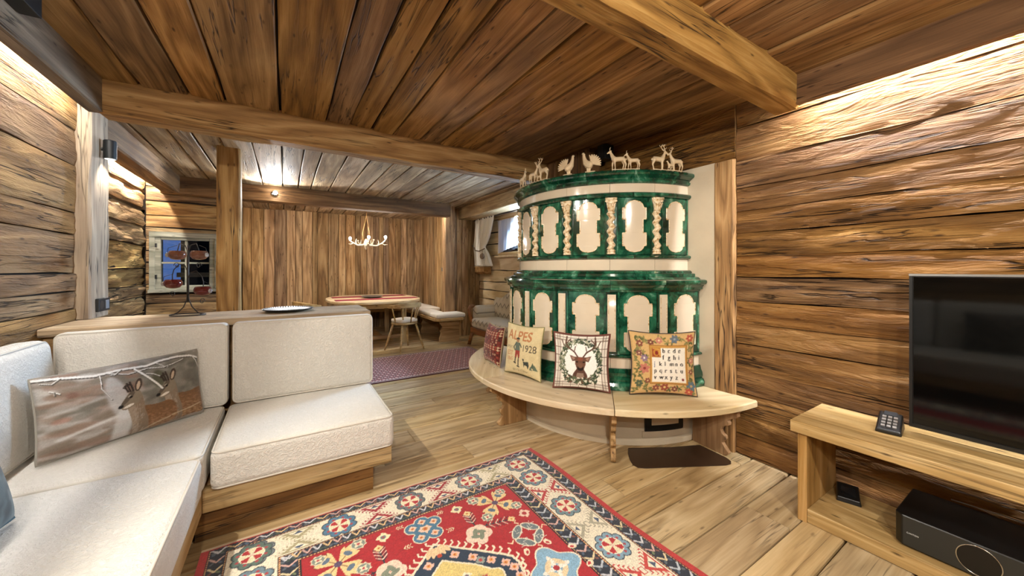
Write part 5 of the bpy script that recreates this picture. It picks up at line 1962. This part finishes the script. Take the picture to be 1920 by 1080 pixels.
tl = thing('track_light', 'black light track under the ceiling at the top left corner', 'lamp', (-.93, 1.8, 2.41))
MB().box(-.966, -.90, .9, 2.43, 2.412, 2.515).build('track_housing', M_blackm, tl, bevel=.004)
for yy in (1.15, 1.75):
    MB().lathe([(.03, -.012), (.03, .0)], (-.933, yy, 2.4115), 20).build('track_lens', glow('lens_glow', (1, .9, .75), 6), tl)
    lamp('track_spot_light', 'SPOT', (-.90, yy, 2.385), 75, NEUT, tl, (1.7, yy - .05, 0), spot_size=1.42, spot_blend=.35, shadow_soft_size=.02)
spot_lamp('small black cylinder spot on the grey post', (-1.045, 3.66, 2.10), (-.6, 4.2, .2), 12, size=2.2, wall=(-1, 0, 0), rad=.034)
spot_lamp('added fill spot on the rear beam above the viewer, nearer the sofa', (-.25, -.77, 2.2), (.6, 2.8, .7), 100, size=2.7, wall=(0, -1, 0))  # unseen lamp added as fill for the sofa side
spot_lamp('added fill spot on the rear beam above the viewer, nearer the television', (1.1, -.77, 2.2), (1.4, 2.4, .9), 100, size=2.7, wall=(0, -1, 0))  # unseen lamp added as fill towards the stove and right wall
spot_lamp('added fill spot far behind the viewer', (-.915, -1.5, 2.37), (1.4, .6, .5), 60, size=2.7)  # another unseen lamp added for broad fill

# bright bare spot on the dining beam
bs = thing('beam_spot', 'lit chrome spot fixed to the dark beam before the dining area', 'lamp', (-.13, 6.14, 2.36))
MB().lathe([(.035, 0), (.04, .015), (.02, .03)], (0, 0, 0), 20).build('spot_base', plain('chrome', '#b8bcc0', .2, metal=1), bs, frame((-.13, 6.198, 2.40), (1, 0, 0), (0, 0, 1), (0, -1, 0)), smooth=True)
MB().tube([(-.13, 6.175, 2.40), (-.15, 6.14, 2.39), (-.17, 6.11, 2.38)], .008, 8).build('spot_arm', plain('chrome_arm', '#b8bcc0', .2, metal=1), bs, smooth=True)
MB().sphere((-.12, 6.12, 2.405), .028, 14, 10).build('bulb', glow('bulb_white', (.9, .96, 1.0), 60), bs, smooth=True)
lamp('beam_spot_light', 'SPOT', (-.12, 6.08, 2.37), 70, (.95, .95, .95), bs, (-.05, 5.2, 2.6), spot_size=2.5, spot_blend=.5, shadow_soft_size=.04)

# ------------------------------------------------------------------ antler chandelier
cl = thing('antler_chandelier', 'small antler chandelier with three bright bulbs above the dining table', 'chandelier', (1.28, 7.2, 1.7))
M_antler = plain('antler_bone', '#a8987e', .5, bump=.4, bscale=60, vary=.15)
A0 = Vector((1.28, 7.2, 1.80))
for k, (dx, dy, dz) in enumerate(((-.28, -.05, .03), (.02, -.16, .06), (.36, .02, .09), (-.1, .25, .05), (.18, .22, .08))):
    tip = A0 + Vector((dx, dy, dz))
    mid = A0 + Vector((dx * .55, dy * .55, -.035))
    b = MB()
    b.tube([A0, A0 + Vector((dx * .25, dy * .25, -.03)), mid, A0 + Vector((dx * .85, dy * .85, dz * .3)), tip], [.02, .018, .016, .013, .010], 8)
    b.tube([mid, mid + Vector((dx * .1, dy * .1, .06)), mid + Vector((dx * .05, dy * .05, .12))], [.012, .009, .004], 6)
    b.tube([A0 + Vector((dx * .8, dy * .8, dz * .2)), A0 + Vector((dx * .95, dy * .9, dz * .2 - .03)), A0 + Vector((dx * 1.1, dy, dz * .2 - .02))], [.01, .007, .003], 6)
    b.build('antler', M_antler, cl, smooth=True)
    MB().lathe([(.016, 0), (.02, .012), (.012, .03)], tuple(tip), 12).build('bulb_holder', M_antler, cl, smooth=True)
    if k < 3:
        MB().sphere(tuple(tip + Vector((0, 0, .052))), .024, 12, 8, sz=1.3).build('bulb', glow('bulb_cool', (.93, .97, 1.0), 55), cl, smooth=True)
        lamp('bulb_light', 'POINT', tuple(tip + Vector((0, -.05, .06))), 5, (1, .95, .86), cl, shadow_soft_size=.03)
MB().lathe([(.006, -.12), (.02, -.09), (.035, -.05), (.045, 0), (.03, .05), (.012, .09)], tuple(A0), 14).build('carved_body', M_antler, cl, smooth=True)
hk = (1.30, 7.2, 2.505)
for s in (-1, 1):
    MB().tube([(1.28 + s * .05, 7.2, 1.86), (1.28 + s * .06, 7.2, 2.0), (1.29, 7.2, 2.33), hk], .006, 6).build('hanging_strap', M_brown, cl, smooth=True)
MB().lathe([(.03, 0), (.03, .012)], (1.30, 7.2, 2.502), 16).build('ceiling_hook', M_iron, cl)

# ------------------------------------------------------------------ dining group
dt = thing('dining_table', 'oval pale wood dining table with red runners', 'table', (1.42, 7.25, 0))
def superell(cx_, cy_, a, b_, n=64, e=2.6):
    return [(cx_ + a * math.copysign(abs(math.cos(t)) ** (2 / e), math.cos(t)), cy_ + b_ * math.copysign(abs(math.sin(t)) ** (2 / e), math.sin(t))) for t in np.linspace(0, 2 * PI, n, endpoint=False)]
MB().prism(superell(1.42, 7.25, .80, 1.0), .735, .78).build('table_top', M_pine, dt, bevel=.012)
MB().prism(superell(1.42, 7.25, .66, .84), .65, .733).build('apron', M_oak, dt)
for (x, y) in ((1.02, 6.6), (1.82, 6.6), (1.02, 7.9), (1.82, 7.9)):
    beam('leg', x - .04, x + .04, y - .04, y + .04, .0, .66, 'z', M_oak, dt, cham=.006, wob=0)
beam('stretcher', 1.38, 1.46, 6.62, 7.88, .10, .16, 'y', M_brown, dt, cham=.006, wob=0)
beam('stretcher', 1.06, 1.78, 6.56, 6.64, .10, .16, 'x', M_brown, dt, cham=.006, wob=0)
M_clothr = plain('red_woven_cloth', '#8d2c34', .95, bump=.6, bscale=90, vary=.35)
tag(MB().box(.72, 2.14, 6.72, 7.02, .781, .785).build('table_runner', M_clothr), 'dark red runner across the near half of the dining table', 'table runner')
tag(MB().box(.74, 2.10, 7.45, 7.75, .781, .785).build('table_runner', M_clothr), 'dark red runner across the far half of the dining table', 'table runner')
bp = thing('table_bowl', 'flat dark dish in the middle of the dining table', 'dish', (1.4, 7.25, .78))
MB().lathe([(.06, 0), (.14, .006), (.19, .028), (.195, .032), (.185, .033), (.13, .014), (.0005, .010)], (1.4, 7.25, .7815), 32).build('dish_body', plain('dark_wood_dish', '#40332a', .4), bp, smooth=True)
MB().tube([(1.4 + .19 * math.cos(a), 7.25 + .19 * math.sin(a), .813) for a in np.linspace(0, 2 * PI, 40, endpoint=False)], .004, 6, closed=True).build('dish_rim', plain('grey_rim', '#8f8b84', .4), bp, smooth=True)


def make_chair():
    t = thing('dining_chair', '', 'chair')
    n = 28
    ol = [(.21 * math.cos(a) * (1.0 if math.sin(a) < 0 else 1.0), .20 * math.sin(a)) for a in np.linspace(0, 2 * PI, n, endpoint=False)]
    MB().prism(ol, .43, .46).build('seat', M_oak, t, bevel=.008)
    v, f = rounded_box((.37, .35, .05), .022, (0, 0, .008), 4)
    v = [(x * (1 - .18 * (abs(y) / .175) ** 3), y * (1 - .18 * (abs(x) / .185) ** 3), z) for x, y, z in v]
    link('seat_pad', mesh('seat_pad', v, f), M_white, t, Matrix.Translation((0, 0, .487)), smooth=True)
    for (x, y) in ((-.13, -.12), (.13, -.12), (-.13, .12), (.13, .12)):
        MB().tube([(x, y, .432), (x * 1.35, y * 1.38, .22), (x * 1.75, y * 1.8, 0.0)], [.017, .019, .012], 10).build('leg', M_oak, t, smooth=True)
    pts, rad = [], []
    for i in range(25):
        a = PI * (1.0 + .16) - PI * 1.32 * i / 24 + PI
        a = math.radians(-200 + 220 * i / 24 - 0)
        z = .715 + .035 * max(0, math.sin(PI * i / 24)) ** 1.5
        pts.append((.255 * math.cos(a), .235 * math.sin(a), z)); rad.append(.017 + .010 * math.sin(PI * i / 24))
    rows = []
    for (x, y, z), r_ in zip(pts, rad):
        l = math.hypot(x, y); ux, uy = x / l, y / l
        h = .014 + .022 * (r_ - .017) / .010
        rows.append([(x + ux * a * .022, y + uy * a * .022, z + b_ * h) for a, b_ in ((-1, -1), (-.6, -1.15), (.6, -1.15), (1, -1), (1, 1), (.6, 1.15), (-.6, 1.15), (-1, 1), (-1, -1))])
    b = MB().grid(rows)
    b.f.append(tuple(range(8))); b.f.append(tuple(24 * 9 + k for k in range(8))[::-1])
    b.build('arm_rail', M_oak, t, smooth=False, auto=.7)
    for a in (-175, -130, -90, -50, -5):
        q = math.radians(a)
        MB().tube([(.175 * math.cos(q), .165 * math.sin(q), .455), (.25 * math.cos(q), .232 * math.sin(q), .715)], [.011, .009], 8).build('spindle', M_oak, t, smooth=True)
    return t


ch0 = make_chair()
ch0['group'] = 'dining chairs'
def place(x, y, rz): return Matrix.Translation((x, y, 0)) @ Matrix.Rotation(rz, 4, 'Z')
ch0['label'] = 'round backed wooden chair with pale pad, nearest the dark runner'
ch0.matrix_basis = place(1.66, 5.98, .35)
dup(ch0, place(.78, 5.95, -.4), 'round backed wooden chair just behind the end of the sofa ledge', 'dining chairs')
dup(ch0, place(.35, 6.95, -1.3), 'round backed wooden chair on the far left side of the dining table', 'dining chairs')

db = thing('dining_bench', 'wooden corner bench with ivory seat pads round the dining table', 'bench', (2.4, 7.3, 0))
MB().prism([(2.22, 6.12), (2.30, 6.02), (2.72, 6.02), (2.80, 6.12), (2.80, 6.40), (2.52, 6.42), (2.52, 6.62), (2.76, 6.64), (2.76, 8.60), (-.3, 8.60), (-.3, 8.16), (2.32, 8.16), (2.22, 8.06)], .40, .45).build('seat_board', M_oak, db, bevel=.006)
for (x0, x1, y0, y1) in ((2.235, 2.79, 6.035, 6.40), (2.235, 2.515, 6.41, 7.2), (2.235, 2.75, 7.21, 8.14), (-.28, 1.2, 8.18, 8.58), (1.21, 2.74, 8.18, 8.58)):
    v, f = rounded_box((x1 - x0, y1 - y0, .075), .03, (0, 0, .008), 4)
    link('seat_pad', mesh('seat_pad', v, f), M_white, db, Matrix.Translation(((x0 + x1) / 2, (y0 + y1) / 2, .489)), smooth=True)
for (x0, x1, y0, y1, ax) in ((2.36, 2.74, 6.22, 6.26, 'x'), (2.36, 2.74, 7.3, 7.34, 'x'), (.2, .24, 8.22, 8.56, 'y'), (1.4, 1.44, 8.22, 8.56, 'y')):
    w = (x1 - x0) if ax == 'x' else (y1 - y0)
    ol = [(0, 0), (w, 0), (w, .398), (0, .398), (0, .34), (.03, .31), (.05, .27), (.03, .235), (.01, .21), (.03, .17), (.02, .12), (.0, .08)]
    if ax == 'x': F = frame((x0, (y0 + y1) / 2, 0), (1, 0, 0), (0, 0, 1), (0, -1, 0))
    else: F = frame(((x0 + x1) / 2, y0, 0), (0, 1, 0), (0, 0, 1), (1, 0, 0))
    MB().prism(ol, -.02, .02).build('support_board', M_brown, db, F)

# ------------------------------------------------------------------ window corner: curtain, box, settee
M_curt = plain('linen_curtain', '#e4ded0', .9, bump=.3, bscale=200)
M_stripe = plain('curtain_stripe', '#4a4440', .9)
cu_ = thing('curtain', 'ivory striped curtain gathered with a tie beside the window', 'curtain', (3.25, 6.1, 1.37))
def curt(y, s): return 0
rows, nU, nV = [], 72, 26
for j in range(nV):
    t = j / (nV - 1)
    z = 2.32 - t * .94
    if t < .62: wdt = .80 - .34 * (t / .62) ** 1.6; y1 = 6.52
    else: wdt = .46 + .26 * ((t - .62) / .38) ** .8; y1 = 6.52 + .02 * (t - .62)
    row = []
    for i in range(nU):
        s = i / (nU - 1)
        y = y1 - s * wdt
        amp = .028 * (1 if t > .05 else .7) * (1 - .5 * math.exp(-((t - .62) / .08) ** 2))
        xx = 3.21 + amp * math.sin(s * 2 * PI * 8 + t * .6) + .01 * math.sin(s * 23 + t * 5) - .02 * math.exp(-((t - .62) / .1) ** 2)
        row.append((xx, y, z))
    rows.append(row)
q = MB().grid(rows).build('curtain_cloth', M_curt, cu_, smooth=True)
q.modifiers.new('cloth', 'SOLIDIFY').thickness = .004
for s in (.03, .3, .55):
    pts = []
    i = int(s * (nU - 1))
    for j in range(nV):
        x_, y_, z_ = rows[j][i]
        pts.append((x_ - .004, y_, z_))
    MB().tube(pts, .008, 5).build('stripe', M_stripe, q, smooth=True)
zt = 2.32 - .62 * .94
MB().tube([(3.155 + .02 * math.sin(k), 6.54 - .036 * k, zt - .02 + .0016 * (k - 7) ** 2 - (.006 * k)) for k in range(15)], .010, 8).build('tie_cord', plain('brown_cord', '#6e5f4c', .9), cu_, smooth=True)
b = MB().sphere((3.13, 6.05, zt - .17), .045, 12, 10, sz=1.25)
b.tube([(3.14, 6.05, zt - .06), (3.135, 6.05, zt - .12)], .004, 6)
b.build('tie_ornament', plain('cone_brown', '#8a735c', .8, bump=1, bscale=40), cu_, smooth=True)
MB().tube([(3.21, 3.9, 2.29), (3.21, 6.55, 2.29)], .010, 8).build('curtain_rod', M_iron, cu_, smooth=True)

sh = thing('sheer_curtain', 'bright white sheer gathered across the window', 'curtain', (3.27, 5.2, 1.6))
rows = []
for j in range(20):
    t = j / 19
    row = []
    for i in range(60):
        s = i / 59
        drop = .60 - .18 * s ** 2
        z = 2.20 - t * drop * (1 - .10 * math.sin(PI * s))
        row.append((3.295 + .014 * math.sin(s * 60 + 3 * t) * (1 - .3 * t), 5.75 - s * .98, z))
    rows.append(row)
t_ = NT('sheer_white')
dif = t_.n('BsdfDiffuse'); dif.inputs[0].default_value = (.9, .92, .95, 1)
trl = t_.n('BsdfTranslucent'); trl.inputs[0].default_value = (.9, .93, 1, 1)
tra = t_.n('BsdfTransparent')
m1 = t_.n('MixShader'); m1.inputs[0].default_value = .6; t_.l(dif.outputs[0], m1.inputs[1]); t_.l(trl.outputs[0], m1.inputs[2])
m2 = t_.n('MixShader'); m2.inputs[0].default_value = .06; t_.l(m1.outputs[0], m2.inputs[1]); t_.l(tra.outputs[0], m2.inputs[2])
t_.l(m2.outputs[0], t_.t.nodes['Material Output'].inputs[0])
MB().grid(rows).build('sheer_cloth', t_.m, sh, smooth=True)
MB().tube([(3.295, 4.75, 2.205), (3.295, 5.78, 2.205)], .006, 8).build('sheer_rod', plain('white_rod', '#d8d8d8', .4), sh, smooth=True)

wx = thing('wall_box', 'brown wooden box hanging on the wall below the curtain', 'box', (3.25, 6.25, 1.22))
b = MB().prism([(.0, 0), (.10, 0), (.16, .045), (.16, .135), (.0, .135)], -.20, .20)
b.build('box_body', M_brown, wx, frame((XW - .012, 6.27, 1.225), (-1, 0, 0), (0, 0, 1), (0, 1, 0)), bevel=.005)
MB().box(XW - .18, XW - .012, 6.06, 6.48, 1.361, 1.373).build('box_lid', M_oak, wx, bevel=.003)

st = thing('settee', 'old settee with scrolled wooden arm and zigzag upholstery below the window', 'settee', (3.05, 5.1, 0))


def zigzag():
    t = NT('zigzag_upholstery')
    v, _ = t.coords(False)
    sp_ = t.n('SeparateXYZ'); t.l(v, sp_.inputs[0])
    zz = t.math('PINGPONG', t.math('MULTIPLY', sp_.outputs[1], 1.0), .07)
    w = t.math('FRACT', t.math('MULTIPLY', t.math('ADD', sp_.outputs[2], zz), 6.0))
    col = t.ramp(w, [(.30, lin('#b9ad97')), (.34, lin('#5f5a55')), (.42, lin('#8f8574')), (.5, lin('#c3b8a3'))])
    t.l(col, t.b.inputs['Base Color'])
    t.b.inputs['Roughness'].default_value = .95
    t.bump(t.noise(v, 200, 3), .3, .004)
    return t.m


M_zig = zigzag()
M_maho = wood('mahogany', '#4f2a14', '#7d4a24', '#a56d3c', rough=.35, bump=.1, vary=.05, crack=.1, spec=.5)
v, f = rounded_box((.60, 1.40, .16), .05, (0, 0, .02), 6)
link('seat_cushion', mesh('seat_cushion', v, f), M_zig, st, Matrix.Translation((2.98, 5.30, .40)), smooth=True)
rows = []
for i in range(17):
    t = i / 16
    y = 4.62 + 1.36 * t
    top = .80 + .14 * math.sin(PI * t) ** 1.5 + .02 * math.cos(6 * PI * t)
    rows.append([(3.19, y, .42), (3.12, y, .48), (3.11, y, .62), (3.13, y, top - .06), (3.17, y, top), (3.24, y, top - .01), (3.27, y, top - .08), (3.27, y, .42), (3.19, y, .42)])
b = MB().grid(rows); b.f.append(tuple(range(8))); b.f.append(tuple(16 * 9 + k for k in range(8)))
b.build('backrest', M_zig, st, auto=.9)
for y0 in (4.56, 6.03):
    pts = [(2.66, .02), (2.70, .16), (2.76, .28), (2.73, .40), (2.68, .52), (2.66, .62), (2.69, .68), (2.75, .68), (2.78, .63)]
    MB().tube([(x, y0, z) for x, z in pts], [.03, .035, .038, .036, .034, .034, .032, .028, .02], 10).build('arm_scroll', M_maho, st, smooth=True)
    v, f = rounded_box((.50, .16, .26), .07, (0, 0, 0), 4)
    link('arm_pad', mesh('arm_pad', v, f), M_zig, st, Matrix.Translation((2.98, y0 + (-.03 if y0 > 5 else .03), .56)), smooth=True)
    MB().tube([(3.22, y0, .0), (3.20, y0, .2), (3.22, y0, .45)], .03, 8).build('leg', M_maho, st, smooth=True)
beam('seat_rail', 2.68, 2.72, 4.58, 6.02, .22, .32, 'y', M_maho, st, cham=.006, wob=0)
beam('seat_rail', 2.72, 3.25, 4.58, 6.02, .26, .32, 'y', M_maho, st, cham=.006, wob=0)
st.matrix_basis = Matrix.Translation((3.05 + .04, 5.1 - .32, 0))
